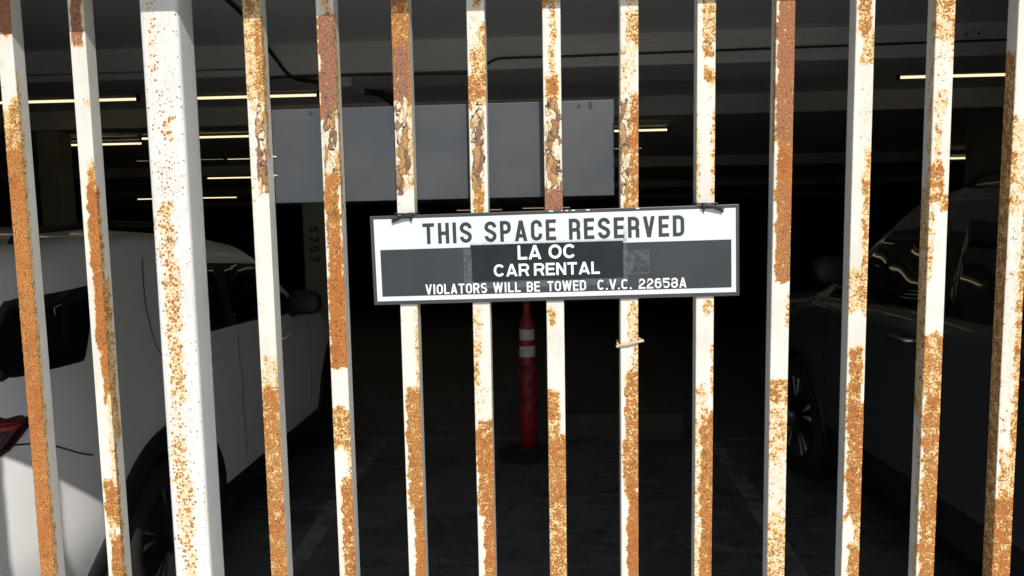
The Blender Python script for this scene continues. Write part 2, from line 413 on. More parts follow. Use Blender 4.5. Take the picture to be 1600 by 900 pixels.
# ------------------------------------------------------------------ bars with their rust
def vnoise(t, seed, n=4096):
    r = np.random.RandomState(seed).rand(n)*2-1; t = np.asarray(t); i = np.floor(t).astype(int); f = t-i; f = f*f*(3-2*f)
    return r[i % n]*(1-f) + r[(i+1) % n]*f
def yrow(z, x):                               # height -> row of the rust survey (0 under the lintel, 900 low down)
    e = (z-1.70); y = 328.2 + 1200*(-e)/1.09
    k = (y-328.2)/1200; y = 328.2 + 1200*(k/(1+.108*k))
    return y - .0177*(x*1100)
SS = lambda a, b, t: (lambda q: q*q*(3-2*q))(np.clip((t-a)/(b-a), 0, 1))
def zonesum(zs, u, y, seed):
    d = np.zeros_like(u)
    for j, q in enumerate(zs):
        y0, y1, u0, u1, dv = q[:5]; sy = q[5] if len(q) > 5 else 9
        uu = u + .10*vnoise(y/13., seed+j) + .07*vnoise(y/4., seed+j+50) ; yw = y + (sy*.8)*vnoise(u*3.1+j, seed+j+9)
        e = .13
        mk = SS(y0-sy, y0+sy*.4, yw)*(1-SS(y1-sy*.4, y1+sy, yw))
        if u0 > 0: mk = mk*SS(u0-e, u0+e*.6, uu)
        if u1 < 1: mk = mk*(1-SS(u1-e*.6, u1+e, uu))
        d = np.maximum(d, dv*mk)
    return d

def make_bar(parent, x, wd, dp, z0, z1, F=(), Rr=(), Lf=(), TI=(), FL=(), seed=0, rad=.0016, yf=0., base=.03, dz=.004, detail=True, mat='bar'):
    nf, ns = (11, 7) if detail else (2, 2)
    if not detail: dz = .05
    P = []                                    # profile: (x, y, face, u)
    def arc(cx, cy, a0, face):
        for k in (1, 2):
            a = math.radians(a0 + 90*k/3); P.append((cx+rad*math.cos(a), cy+rad*math.sin(a), face, None))
    for i in range(nf): P.append((rad+(wd-2*rad)*i/(nf-1), 0, 'F', i/(nf-1)))
    arc(wd-rad, rad, -90, 'F1')
    for i in range(ns): P.append((wd, rad+(dp-2*rad)*i/(ns-1), 'R', i/(ns-1)))
    arc(wd-rad, dp-rad, 0, 'B')
    for i in range(2): P.append((wd-rad-(wd-2*rad)*i, dp, 'B', 0))
    arc(rad, dp-rad, 90, 'B')
    for i in range(ns): P.append((0, dp-rad-(dp-2*rad)*i/(ns-1), 'L', 1-i/(ns-1)))
    arc(rad, rad, 180, 'F0')
    n = len(P); nz = int((z1-z0)/dz)+1; zz = np.linspace(z0, z1, nz)
    px = np.array([p[0] for p in P]); py = np.array([p[1] for p in P])
    yr = yrow(zz, x)
    rust = np.zeros((nz, n)); tint = np.zeros((nz, n)); flake = np.zeros((nz, n))
    for face, zs in (('F', F), ('R', Rr), ('L', Lf)):
        idx = [i for i, p in enumerate(P) if p[2] == face or (face == 'F' and p[2] in ('F0', 'F1'))]
        u = np.array([P[i][3] if P[i][3] is not None else (1.0 if P[i][2] == 'F1' else 0.0) for i in idx])
        U, Y = np.meshgrid(u, yr)
        bs = base*(1+.8*vnoise(Y/40., seed+200))
        edge = .16*np.clip(vnoise(Y/17., seed+300), 0, 1)*np.clip(np.abs(U-.5)*2-.72, 0, 1)*3.5
        rust[:, idx] = np.maximum(zonesum(zs, U, Y, seed), bs+edge)
        if face == 'F':
            tint[:, idx] = zonesum(TI, U, Y, seed+11); flake[:, idx] = zonesum(FL, U, Y, seed+22)
    rs = np.random.RandomState(seed+1)
    dxy = rs.randn(nz, n)*.00016*np.clip(rust+flake, 0, 1)
    V = np.zeros((nz, n, 3)); ctr = np.array([wd/2, dp/2])
    nx = px-ctr[0]; ny = py-ctr[1]; ln = np.maximum(np.abs(nx)/wd, np.abs(ny)/dp)
    bend = .0006*vnoise(zz*2.1+5, seed+77)
    V[:, :, 0] = px + dxy*np.sign(nx)*(np.abs(nx)/wd > .45) + bend[:, None]
    V[:, :, 1] = py + dxy*np.sign(ny)*(np.abs(ny)/dp > .45)
    V[:, :, 2] = zz[:, None]-z0
    a = (np.arange(nz-1)[:, None]*n + np.arange(n)); b = (np.arange(nz-1)[:, None]*n + (np.arange(n)+1) % n)
    faces = np.stack([a, b, b+n, a+n], -1).reshape(-1, 4).tolist()
    faces.append(list(range(n))[::-1]); faces.append([(nz-1)*n+i for i in range(n)])
    verts = V.reshape(-1, 3).tolist(); at = {'rust': rust.ravel().tolist(), 'tint': tint.ravel().tolist(), 'flake': flake.ravel().tolist()}
    if detail:                                # curled flakes of old paint standing off the face
        for (y0, y1, u0, u1, dv) in [q[:5] for q in FL]:
            for k in range(int((y1-y0)/9)):
                yk = rs.uniform(y0+6, y1-6); uk = u0+(u1-u0)*rs.choice([rs.uniform(.0, .12), rs.uniform(.85, 1.)])
                zk = float(np.interp(-yk, -yr[::-1] if yr[0] < yr[-1] else -yr, zz[::-1] if yr[0] < yr[-1] else zz))-z0
                w_, h_ = rs.uniform(.0015, .0035), rs.uniform(.004, .012); s0 = len(verts); xk = uk*wd
                sgn = 1 if uk > (u0+u1)/2 else -1
                lift = rs.uniform(.0006, .0022)
                pts = [(xk-sgn*w_, -.0002, zk-h_), (xk+sgn*w_*.3, -lift, zk-h_*rs.uniform(.5, 1)), (xk+sgn*w_*.3, -lift*.8, zk+h_*rs.uniform(.5, 1)), (xk-sgn*w_, -.0002, zk+h_)]
                for p in pts:
                    verts.append(p); at['rust'].append(.1); at['tint'].append(0.); at['flake'].append(1.)
                faces.append([s0, s0+1, s0+2, s0+3])
    me = bpy.data.meshes.new('bar'); me.from_pydata(verts, [], faces); me.update()
    for k, v in at.items():
        A = me.attributes.new(k, 'FLOAT', 'POINT'); A.data.foreach_set('value', v)
    me.materials.append(M[mat])
    o = bpy.data.objects.new('bar', me); C.objects.link(o); o.parent = parent; o.location = (x, yf, z0)
    return o

SURV = {   # rows of each bar as the rust stands on it, some top rows standing for lintel shade: F front, R right side, L left side, T brown-pink rust, K flaking
 1: dict(F=[(-60, 42, 0, 1, .95), (42, 165, 0, .4, .16), (160, 245, 0, 1, .58, 20), (238, 930, 0, 1, .95, 14), (330, 350, .4, .9, 0)], R=[(100, 930, -1, .28, .42)], T=[(-60, 45, 0, 1, .7)]),
 2: dict(F=[(-60, 57, .12, .9, .85), (150, 160, .6, 1, .35), (255, 300, .55, 1, .6, 16), (295, 560, .38, 1, .93), (555, 628, .6, 1, .9, 18), (620, 770, .75, 1, .34), (768, 830, .1, 1, .72), (830, 862, .3, .9, .36), (855, 930, .35, 1, .85)], R=[(290, 520, -1, .35, .55), (440, 700, 0, .8, .52), (700, 930, -1, .3, .6)], T=[(-60, 60, 0, 1, .9)]),
 3: dict(F=[(-60, 12, .1, .4, .35), (12, 60, .08, .45, .22), (60, 130, .08, .4, .26), (130, 180, .3, .75, .2), (178, 215, .40, .74, .46), (225, 300, .1, .85, .2), (300, 322, .3, .6, .2), (318, 340, .12, .62, .55, 5), (340, 440, .10, .62, .50, 14), (435, 520, .12, .66, .56), (528, 628, .18, .66, .52), (625, 690, .1, .55, .28), (685, 760, .05, .55, .50), (755, 840, .08, .66, .50), (835, 930, .22, .62, .50)], base=-.04),
 4: dict(F=[(-60, 26, 0, 1, .5), (20, 165, 0, 1, .40, 20), (28, 165, .62, 1, .62), (160, 300, 0, .3, .16), (305, 440, 0, .2, .18), (560, 612, .1, 1, .36), (608, 930, 0, 1, .70, 4)], R=[(20, 240, -1, .5, .5)], K=[(168, 306, .45, 1, .8)], T=[(-60, 26, 0, 1, .5)]),  # topmost F and T rows: dark of the lintel's shade entered as rust
 5: dict(F=[(-60, 22, .2, .9, .35), (22, 182, .05, 1, .98, 4), (228, 270, .5, 1, .6), (262, 442, .06, .95, .84, 8), (436, 577, .04, 1, .96, 4), (640, 702, 0, 1, .58), (700, 760, .8, 1, .38), (752, 930, .33, 1, .72, 12)], R=[(20, 330, -1, .45, .5)], T=[(22, 182, .1, 1, 1.)], K=[(170, 266, .15, .9, .85)]),  # first F row is lintel shade entered as rust
 6: dict(F=[(-60, 18, 0, 1, .8), (14, 78, 0, 1, .80), (74, 158, 0, 1, .96), (156, 298, .6, 1, .42), (480, 600, .85, 1, .42), (603, 790, .14, 1, .82, 6), (780, 930, .45, 1, .92)], K=[(158, 300, .08, .82, .85)], T=[(74, 160, .05, .92, 1.)], R=[(160, 340, .2, .9, .22)]),
 7: dict(F=[(-60, 10, .3, .8, .5), (8, 80, 0, .8, .20), (45, 84, .6, 1, .5), (80, 128, .1, 1, .46, 14), (118, 162, 0, 1, .66), (290, 332, .1, .8, .62), (480, 560, 0, .5, .30), (560, 600, 0, .3, .42), (600, 655, 0, 1, .22), (655, 800, .02, 1, .76, 5), (795, 930, .40, 1, .84)], K=[(158, 292, .12, .85, .85)]),
 8: dict(F=[(-60, 10, 0, 1, .5), (10, 132, .35, .72, .50), (125, 162, .1, .9, .74), (290, 335, 0, 1, .95), (476, 500, .05, .5, .62), (500, 560, .1, .6, .16), (608, 690, 0, .68, .64, 4), (680, 780, 0, 1, .74), (775, 850, 0, 1, .58), (848, 930, 0, 1, .66)], K=[(160, 294, .08, .9, .85)], T=[(285, 335, 0, 1, .9)]),  # first F row: shaded bar top entered as rust
 9: dict(F=[(-60, 5, .2, 1, .4), (5, 30, .2, 1, .24), (28, 70, .35, 1, .56, 14), (70, 150, .0, .9, .27), (150, 300, .48, 1, .70, 14), (290, 326, .2, 1, .60), (475, 535, .4, 1, .42), (535, 580, .7, 1, .40), (578, 682, .25, 1, .66, 6), (680, 760, .08, 1, .68), (755, 930, .38, 1, .90)], K=[(154, 298, 0, .46, .9)], T=[]),
 10: dict(F=[(-60, 75, .3, 1, .50), (70, 96, .3, .9, .62), (112, 132, .4, 1, .60), (130, 160, .5, .8, .2), (180, 320, .85, 1, .40), (180, 320, 0, .12, .36), (468, 488, .4, .9, .52), (540, 620, .85, 1, .42), (600, 650, 0, .7, .30), (645, 930, .28, 1, .80, 12), (645, 930, 0, .3, .34)], L=[(-60, 930, -1, .3, .34)]),
 11: dict(F=[(-60, 222, .04, 1, .96), (218, 437, .12, 1, .93, 3), (465, 510, .85, 1, .45), (585, 620, 0, 1, .54, 3), (612, 705, 0, 1, .38), (700, 800, 0, 1, .22), (790, 930, 0, 1, .44)], T=[(-60, 225, 0, 1, .62), (290, 437, .3, 1, .35)], L=[(0, 240, -1, .4, .55)]),
 12: dict(F=[(-60, 62, .15, .9, .66), (60, 110, .3, 1, .48), (108, 240, .3, 1, .18), (240, 430, .65, 1, .50), (420, 482, 0, 1, .46, 12), (536, 622, .08, .88, .72, 3), (618, 792, .12, 1, .78), (788, 842, .65, 1, .46), (836, 930, .35, 1, .74)], L=[(300, 930, -1, .3, .25)]),
 13: dict(F=[(-60, 25, 0, .3, .5), (15, 78, 0, 1, .52), (75, 150, 0, 1, .20), (148, 188, .1, .9, .36), (190, 240, .2, .6, .35), (255, 315, 0, .7, .62), (310, 330, .6, 1, .6), (330, 445, 0, .2, .40), (515, 605, 0, 1, .62, 5), (600, 930, .05, 1, .70)], L=[(-60, 930, -1, .5, .35), (300, 640, 0, 1, .45)]),
 14: dict(F=[(190, 330, 0, 1, .32), (190, 330, -.1, .2, .5), (330, 690, .72, 1, .54), (330, 690, 0, .7, .17), (680, 760, .1, 1, .46), (755, 930, 0, 1, .76)], L=[(90, 930, 0, 1, .62)]),
}
GYF = 1.09; BW = .0252; SP = .10543
BZ0, BZ1 = .105, 2.03
def sv(i, q=0): 
    s = SURV[i]
    return dict(F=s.get('F', ()), Rr=s.get('R', ()), Lf=s.get('L', ()), TI=s.get('T', ()), FL=s.get('K', ()), seed=1000*i+3, base=s.get('base', .03))
gate = thing('metal_gate', 'rusty white barred gate carrying the reserved space sign', 'gate', (0, GYF, 0))
for i in range(4, 15):
    make_bar(gate, .0909+SP*(i-9), BW, .0254, BZ0, BZ1, yf=0, **sv(i))
xr = .0909+SP*5
for k in range(1, 15):
    q = SURV[(9, 12, 7, 13)[k % 4]]
    make_bar(gate, xr+SP*k, BW, .0254, BZ0, BZ1, detail=k < 6, seed=50+k, F=q['F'] if k < 6 else [(300+90*(k % 3), 1800, 0, 1, .6)], Lf=q.get('L', ()))
def rail(parent, x0, x1, z0, z1, name):
    bm = bmesh.new(); box(bm, x0, x1, -.004, .031, z0, z1, .002)
    o = link(name, bm, M['bar'], parent)
    A = o.data.attributes.new('rust', 'FLOAT', 'POINT'); A.data.foreach_set('value', [.45]*len(o.data.vertices)); return o
rail(gate, -.47, 2.70, BZ1, BZ1+.035, 'top_rail'); rail(gate, -.47, 2.70, .07, BZ0, 'bottom_rail')
post = make_bar(None, -.5795, .0555, .052, -.06, LZ, rad=.0065, yf=1.078, mat='post', **sv(3)); post.name = 'gate_post'; post.data.name = 'gate_post'
tag(post, 'thick white square gate post with rust specks down its left half', 'post')
fence = thing('metal_fence', 'rusty white barred fence panel on the post side nearest the white car', 'fence', (0, 1.10, 0))
make_bar(fence, -.8055, .0235, .0254, BZ0, BZ1, yf=0, **sv(1)); make_bar(fence, -.6965, .0235, .0254, BZ0, BZ1, yf=0, **sv(2))
FSP = .1135
for k in range(1, 18):
    q = SURV[(2, 12, 7, 9)[k % 4]]
    make_bar(fence, -.8055-FSP*k, .0235, .0254, BZ0, BZ1, detail=k < 6, seed=150+k, F=q['F'] if k < 6 else [(300+90*(k % 3), 1800, 0, 1, .5)])
rail(fence, OX0+.002, -.5815, BZ1, BZ1+.035, 'top_rail'); rail(fence, OX0+.002, -.5815, .07, BZ0, 'bottom_rail')

# ------------------------------------------------------------------ lettering
def arcp(cx, cy, r, a0, a1, n=8): return [(cx+r*math.cos(math.radians(a0+(a1-a0)*k/n)), cy+r*math.sin(math.radians(a0+(a1-a0)*k/n))) for k in range(n+1)]
def bez(a, b, c, d, n=10):
    o = []
    for k in range(n+1):
        t = k/n; s = 1-t
        o.append(tuple(s**3*a[i]+3*s*s*t*b[i]+3*s*t*t*c[i]+t**3*d[i] for i in (0, 1)))
    return o
def glyph(ch, w, s):
    h = s/2; L, R, B, T, m = h, w-h, h, 1-h, w/2; r = min((w-s)/2, .36)
    if ch == 'T': return [[(0, T), (w, T)], [(m, T-h), (m, 0)]]
    if ch == 'H': return [[(L, 0), (L, 1)], [(R, 0), (R, 1)], [(L+h, .5), (R-h, .5)]]
    if ch == 'I': return [[(m, 0), (m, 1)]]
    if ch == 'L': return [[(L, 1), (L, 0)], [(L+h, B), (w, B)]]
    if ch == 'E': return [[(L, 0), (L, 1)], [(L+h, T), (w, T)], [(L+h, .51), (w*.93, .51)], [(L+h, B), (w, B)]]
    if ch == 'A': return [[(h*1.05, 0), (m-.0*s, 1)], [(w-h*1.05, 0), (m, 1)], [(w*.24, .26), (w*.76, .26)]]
    if ch == 'V': return [[(h*1.05, 1), (m, 0)], [(w-h*1.05, 1), (m, 0)]]
    if ch == 'W': return [[(h, 1), (w*.28, 0)], [(w*.28, 0), (m, 1)], [(m, 1), (w*.72, 0)], [(w*.72, 0), (w-h, 1)]]
    if ch == 'N': return [[(L, 0), (L, 1)], [(R, 0), (R, 1)], [(L, 1), (R, 0)]]
    if ch == 'O': return [arcp(m, T-r, r, 0, 180)+arcp(m, B+r, r, 180, 360)+[(R, T-r)]]
    if ch == 'C':
        a = 12 if w > .6 else 0; up_ = .66 if w <= .6 else T-r+r*.45; dn = 1-up_
        if w > .6: return [arcp(m, T-r, r, 32, 180)+arcp(m, B+r, r, 180, 328)]
        return [[(R, up_)]+arcp(m, T-r, r, 0, 180)+arcp(m, B+r, r, 180, 360)+[(R, dn)]]
    if ch == 'D': return [[(L, 0), (L, 1)], [(L+h, T), (R-r, T)]+arcp(R-r, T-r, r, 90, 0)+arcp(R-r, B+r, r, 0, -90)+[(L+h, B)]]
    if ch in 'PRB':
        M_ = .46 if ch != 'B' else .52; rr = min(r, (T-M_)/2)
        bowl = [(L+h, T), (R-rr, T)]+arcp(R-rr, T-rr, rr, 90, 0)+arcp(R-rr, M_+rr, rr, 0, -90)+[(L+h, M_)]
        g = [[(L, 0), (L, 1)], bowl]
        if ch == 'R': g.append([(R-.9*rr, M_), (w-h*1.1, 0)] if w > .6 else [(R-rr*.55, M_-h*.2)]+bez((R-rr*.55, M_), (R, M_-.02), (R, M_-.08), (R, M_-.18), 5)[1:]+[(R, 0)])
        if ch == 'B':
            r2 = min(r, (M_-B)/2); g.append([(L+h, M_-.001), (R-r2, M_-.001)]+arcp(R-r2, M_-r2, r2, 90, 0)+arcp(R-r2, B+r2, r2, 0, -90)+[(L+h, B)])
        return g
    if ch == 'S': return [[(R, .70)]+arcp(m, T-r, r, 0, 180)+bez((L, T-r), (L, .50), (R, .52), (R, B+r))[1:]+arcp(m, B+r, r, 0, -180)+[(L, .30)]]
    if ch == '2': return [[(L, .70)]+arcp(m, T-r, r, 180, 0)+bez((R, T-r), (R, .5), (L, .38), (L, B+h))[1:], [(0, B), (w, B)]]
    if ch == '5': return [[(R+h, T), (L, T), (L, .52)], [(L+h, .60), (m, .62)]+arcp(m, .62-r, r, 80, 0)+arcp(m, B+r, r, 0, -180)+[(L, .28)]]
    if ch == '6': return [[(R, .70)]+arcp(m, T-r, r, 0, 180)+arcp(m, B+r, r, 180, 360)+arcp(m, .60-r, r, 0, 150)]
    if ch == '7': return [[(0, T), (w, T)], [(R, T-h), (w*.35, 0)]]
    if ch == '8':
        q = min(r, .25); return [arcp(m, T-r, r, -20, 200)+bez((L+.02*w, T-r-.05), (L, .55), (L+.05, .52), (m, .52))[1:]+bez((m, .52), (R-.05, .52), (R, .55), (R-.02*w, T-r-.05))[1:],
                                 arcp(m, B+r, r, 180, 360)+bez((R, B+r), (R, .45), (R-.05, .515), (m, .518))[1:]+bez((m, .518), (L+.05, .515), (L, .45), (L, B+r))[1:]]
    if ch == '.': return [[(m, 0), (m, s*1.0)]]
    return []
def stroke(bm, pts, s, place, depth):
    pts = [Vector((p[0], p[1])) for p in pts]
    q = [pts[0]]
    for p in pts[1:]:
        if (p-q[-1]).length > 1e-4: q.append(p)
    pts = q; n = len(pts); closed = (pts[0]-pts[-1]).length < 1e-3
    if n == 2 and abs(pts[0].x-pts[1].x) > 1e-4 and abs(pts[0].y-pts[1].y) > 1e-4:
        d = pts[1]-pts[0]; hw = s/2/abs(d.y)*d.length
        ring = [(pts[0].x-hw, pts[0].y), (pts[0].x+hw, pts[0].y), (pts[1].x+hw, pts[1].y), (pts[1].x-hw, pts[1].y)]
        f = bm.faces.new([bm.verts.new(place(p, depth)) for p in ring]); return
    A = []; Bv = []
    for i in range(n):
        if closed and i == n-1: break
        if closed: p0, p1 = pts[(i-1) % (n-1)], pts[(i+1) % (n-1)]
        else: p0, p1 = pts[max(i-1, 0)], pts[min(i+1, n-1)]
        a = (pts[i]-p0) if p0 is not pts[i] else (p1-pts[i]); b = (p1-pts[i]) if p1 is not pts[i] else (pts[i]-p0)
        a.normalize(); b.normalize(); na, nb = Vector((-a.y, a.x)), Vector((-b.y, b.x)); mm = (na+nb)
        mm.normalize(); k = s/2/max(.5, mm.dot(na)); A.append(bm.verts.new(place(pts[i]+mm*k, depth))); Bv.append(bm.verts.new(place(pts[i]-mm*k, depth)))
    if closed: A.append(A[0]); Bv.append(Bv[0])
    for i in range(len(A)-1): bm.faces.new((A[i], Bv[i], Bv[i+1], A[i+1]))
def write(bm, items, y_base, cap, s, put, s_h=None):
    """items: (char, x0, x1) in sheet units; put(x, y, depth) -> 3D"""
    k = 0
    for ch, x0, x1 in items:
        w = (x1-x0)/cap
        for st in glyph(ch, w, s):
            k += 1
            stroke(bm, st, s, lambda p, d, x0=x0: put(x0+p[0]*cap, y_base+p[1]*cap, d), .00003*(k % 7))
def fix_up(bm, direction):
    bm.normal_update()
    for f in bm.faces:
        if f.normal.dot(direction) < 0: f.normal_flip()

# ------------------------------------------------------------------ the sign (sheet units: 577 wide, 142 high, y up)
SW, SH = .5185, .1277; US = SW/577
signT = thing('parking_sign', 'grey framed sign reading THIS SPACE RESERVED tied across the gate bars', 'sign', (-.0040, 1.0855, 1.6360))
signT.rotation_euler = (0, -.0154, 0)
bm = bmesh.new(); box(bm, -SW/2, SW/2, 0, .0030, -SH/2, SH/2, .0008); link('frame', bm, M['signframe'], signT)
def put(x, y, d): return ((x-288.5)*US, -d, (y-71)*US)
def sheet(name, x0, x1, y0, y1, d, mat, th=.0003):
    bm = bmesh.new(); a = put(x0, y0, d); b = put(x1, y1, d)
    box(bm, a[0], b[0], -d-th, -d, a[2], b[2]); return link(name, bm, mat, signT)
sheet('face', 6.0, 571.5, 6.0, 136.5, .00015, M['signwhite'])
band = sheet('band', 14.5, 564.5, 13.5, 88.0, .0006, M['signdark'])
def run(text, x0, x1, gap, space, wd):
    tot = sum(wd.get(c, wd['*']) if c != ' ' else space for c in text) + gap*sum(1 for a, b in zip(text, text[1:]) if a != ' ' and b != ' ')
    k = (x1-x0)/tot; x = x0; out = []
    for i, c in enumerate(text):
        if c == ' ': x += space*k; continue
        w = wd.get(c, wd['*'])*k; out.append((c, x, x+w)); x += w
        if i+1 < len(text) and text[i+1] != ' ': x += gap*k
    return out
W1 = {'*': 17.3, 'I': 5.6, 'T': 18.6, 'S': 18.6, 'A': 19.6, 'E': 15.9, 'V': 18.0, 'P': 16.8}
bm = bmesh.new(); write(bm, run('THIS SPACE RESERVED', 83.5, 492.8, 5.6, 19.8, W1), 95.3, 32.6, .172, lambda x, y, d: put(x, y, d+.0007)); fix_up(bm, Vector((0, -1, 0)))
link('lettering', bm, M['lettergrey'], signT)
W3 = {'*': 9.6, 'I': 3.5, 'W': 14.4, 'L': 8.2, 'A': 10.2, 'T': 9.4, 'V': 10.0, 'E': 8.4, 'B': 9.4, '.': 3.4}
bm = bmesh.new()
it = run('VIOLATORS', 84.5, 182.8, 1.9, 8, W3)+run('WILL', 192.5, 236, 1.9, 8, W3)+run('BE', 245.7, 266.5, 1.9, 8, W3)+run('TOWED', 278.2, 339, 1.9, 8, W3)+run('C.V.C.', 356.9, 410.4, 1.9, 8, W3)+run('22658A', 420.7, 495, 1.9, 8, W3)
write(bm, it, 15.2, 16.0, .170, lambda x, y, d: put(x, y, d+.0021)); fix_up(bm, Vector((0, -1, 0)))
link('lettering', bm, M['letterwhite'], signT)
lab = sheet('taped_label', 158.5, 398, 32.5, 91.5, .0011, M['patch'])
W2 = {'*': 15.5, 'O': 18.5, 'C': 17.0, 'A': 17.6, 'R': 16.2, 'L': 13.0, 'E': 14.0, 'N': 15.4, 'T': 14.8}
bm = bmesh.new()
write(bm, run('LA OC', 233, 324, 1.8, 9.5, W2), 66.3, 22.4, .19, lambda x, y, d: put(x, y, d+.0016))
write(bm, run('CAR RENTAL', 194.5, 361, 2.2, 7.5, W2), 40.4, 19.6, .19, lambda x, y, d: put(x, y, d+.0016)); fix_up(bm, Vector((0, -1, 0)))
link('lettering', bm, M['letterwhite'], lab)
for n_, a in (('tape', (147, 160, 27, 86, .00165, 'film')), ('tape', (397.2, 438, 38, 76, .00165, 'film')), ('tape', (398.5, 404, 24, 119, .00180, 'film')),
              ('tape', (158.5, 404, 90.6, 95.2, .00172, 'film')), ('tape', (150, 405, 22.5, 33.4, .00168, 'film')),
              ('tape_residue', (148, 154, 44, 60, .0009, 'residue')), ('tape_residue', (414, 436, 42, 73, .0009, 'residue'))):
    sheet(n_, *a[:5], M[a[5]], .00006)
bm = bmesh.new()                                # chips in the frame's coating
rs = random.Random(4)
for cx, w_ in ((288, 9), (312, 4), (322, 6), (345, 8), (421, 7), (304, 2)):
    x0, z0 = (cx-288.5)*US, SH/2-.0012
    bm = bmesh.new()
    vs = [bm.verts.new((x0+w_*US*.5*math.cos(t)*rs.uniform(.6, 1.2), -.00042, z0+.0011*math.sin(t)*rs.uniform(.5, 1.))) for t in [k*math.pi/4 for k in range(8)]]
    bm.faces.new(vs); fix_up(bm, Vector((0, -1, 0))); link('paint_chip', bm, M['letterwhite'], signT)

def zip_tie(x, z, side, xb, lab):
    t = thing('zip_tie', lab, 'cable tie', (x, 1.0815, z))
    bm = bmesh.new()
    vs = box(bm, -.0036, .0036, -.0042, .0028, -.0030, .0034, .0008)
    link('head', bm, M['zip'], t)
    bm = bmesh.new()
    tube(bm, smooth_path([(0, -.002, 0), (side*.010, -.0020, -.0020), (side*.018, -.0006, -.0052), (side*.0235, .0010, -.0072)], 4), [.0027]*12+[.0027], 6)
    tube(bm, [(side*.0235, .0009, -.0072), (side*.0262, .0008, -.0080)], .0034, 8)
    tube(bm, [(0, -.001, -.002), (-side*.0004, .0012, -.0065), (-side*.001, .0018, -.0112)], [.0016, .0013, .0005], 6)
    link('tail', bm, M['zip'], t)
    bm = bmesh.new(); b0, b1 = xb-x-.0022, xb-x+BW+.0022; yb = GYF+.0254+.002-1.0815
    P = [(b0, .0035, .0018), (b0, yb, .0022), (b1, yb, .0022), (b1, .0035, .0018), (0, -.0005, .0010), (b0, .0035, .0018)]
    tube(bm, P, .0016, 6, False); link('loop', bm, M['zip'], t)
zip_tie(-.2050, 1.6968, -1, .0909-SP*3, 'black zip tie with its cut tail at the sign corner above THIS')
zip_tie(.2060, 1.7034, 1, .0909+SP, 'black zip tie with its cut tail at the sign corner beyond RESERVED')
bm = bmesh.new(); b0, b1 = .0909-.003, .0909+BW+.003
tube(bm, smooth_path([(b0-.0035, 1.0870, 1.5048), (b0+.004, 1.0862, 1.5073), (b0+.013, 1.0862, 1.5083), (b1-.008, 1.0862, 1.5108), (b1+.004, 1.0868, 1.5135)], 4), .0021, 8)
tube(bm, [(b0-.0005, 1.0885, 1.5060), (b0-.0005, 1.1185, 1.508), (b1+.0015, 1.1185, 1.511), (b1+.0015, 1.0885, 1.5128)], .0018, 6)
tag(link('plastic_tie', bm, M['beigetie'], smooth=True), 'beige tie wrapped round one bar below the sign', 'cable tie')

# panel tied behind the bars
pan = thing('blank_board', 'blank dark grey panel hung behind the bars above the sign', 'board', (-.1632, 1.1170, 1.7860))
pan.rotation_euler = (0, -.0042, 0)
bm = bmesh.new(); box(bm, -.2484, .2484, 0, .003, -.0676, .0676, .001); link('plate', bm, M['panel'], pan)
for (x, z) in ((-.189, .0606), (.1985, .0596), (.2148, .0634), (.2152, .0582)):
    bm = bmesh.new(); lathe(bm, [(.0028, -.0004), (.0028, .0002)], 12, 'z', (0, 0, 0))
    for v in list(bm.verts)[-24:]:
        v.co = Vector((x+v.co.x, -.0006+v.co.z, z+v.co.y))
    link('hole_disc', bm, M['ink'], pan)  # black disc painted in for the dark of a mounting hole
for k, z in enumerate((1.7846, 1.7575)):
    bm = bmesh.new(); xb = .0909-SP*5+BW
    tube(bm, [(xb-.0015, 1.1125, z), (xb+.0005, 1.1140, z+.0004), (xb+.0045, 1.1160, z)], .0011, 6)
    tag(link('wire_tie', bm, M['wire']), ('upper' if k == 0 else 'lower')+' pale wire tie holding the blank grey panel to a bar', 'wire tie')

# ------------------------------------------------------------------ lights and services under the ceiling
def fixture(x0, x1, y, z, lab, far=False):
    t = thing('tube_light', lab, 'ceiling light', ((x0+x1)/2, y, z), 0, 'fluorescent tubes under the ceiling'); L = (x1-x0)/2
    bm = bmesh.new(); box(bm, -L-.03, L+.03, -.05, .05, .050, .105, .006); link('housing', bm, M['housing'], t)
    bm = bmesh.new(); tube(bm, [(-L, 0, 0), (L, 0, 0)], .0125, 10); link('tube', bm, M['tubefar' if far else 'tube'], t, True)
    for s in (-1, 1):
        bm = bmesh.new(); box(bm, s*(L+.012)-.012, s*(L+.012)+.012, -.02, .02, -.022, .051, .003); link('lamp_holder', bm, M['plastic'], t)
    h = zc(y)-(z+.105)
    if h > .005:
        for s in (-.6, .6):
            bm = bmesh.new(); tube(bm, [(s*L, 0, .104), (s*L, 0, .105+h+.01)], .008, 6); link('hanger', bm, M['conduitdark'], t)
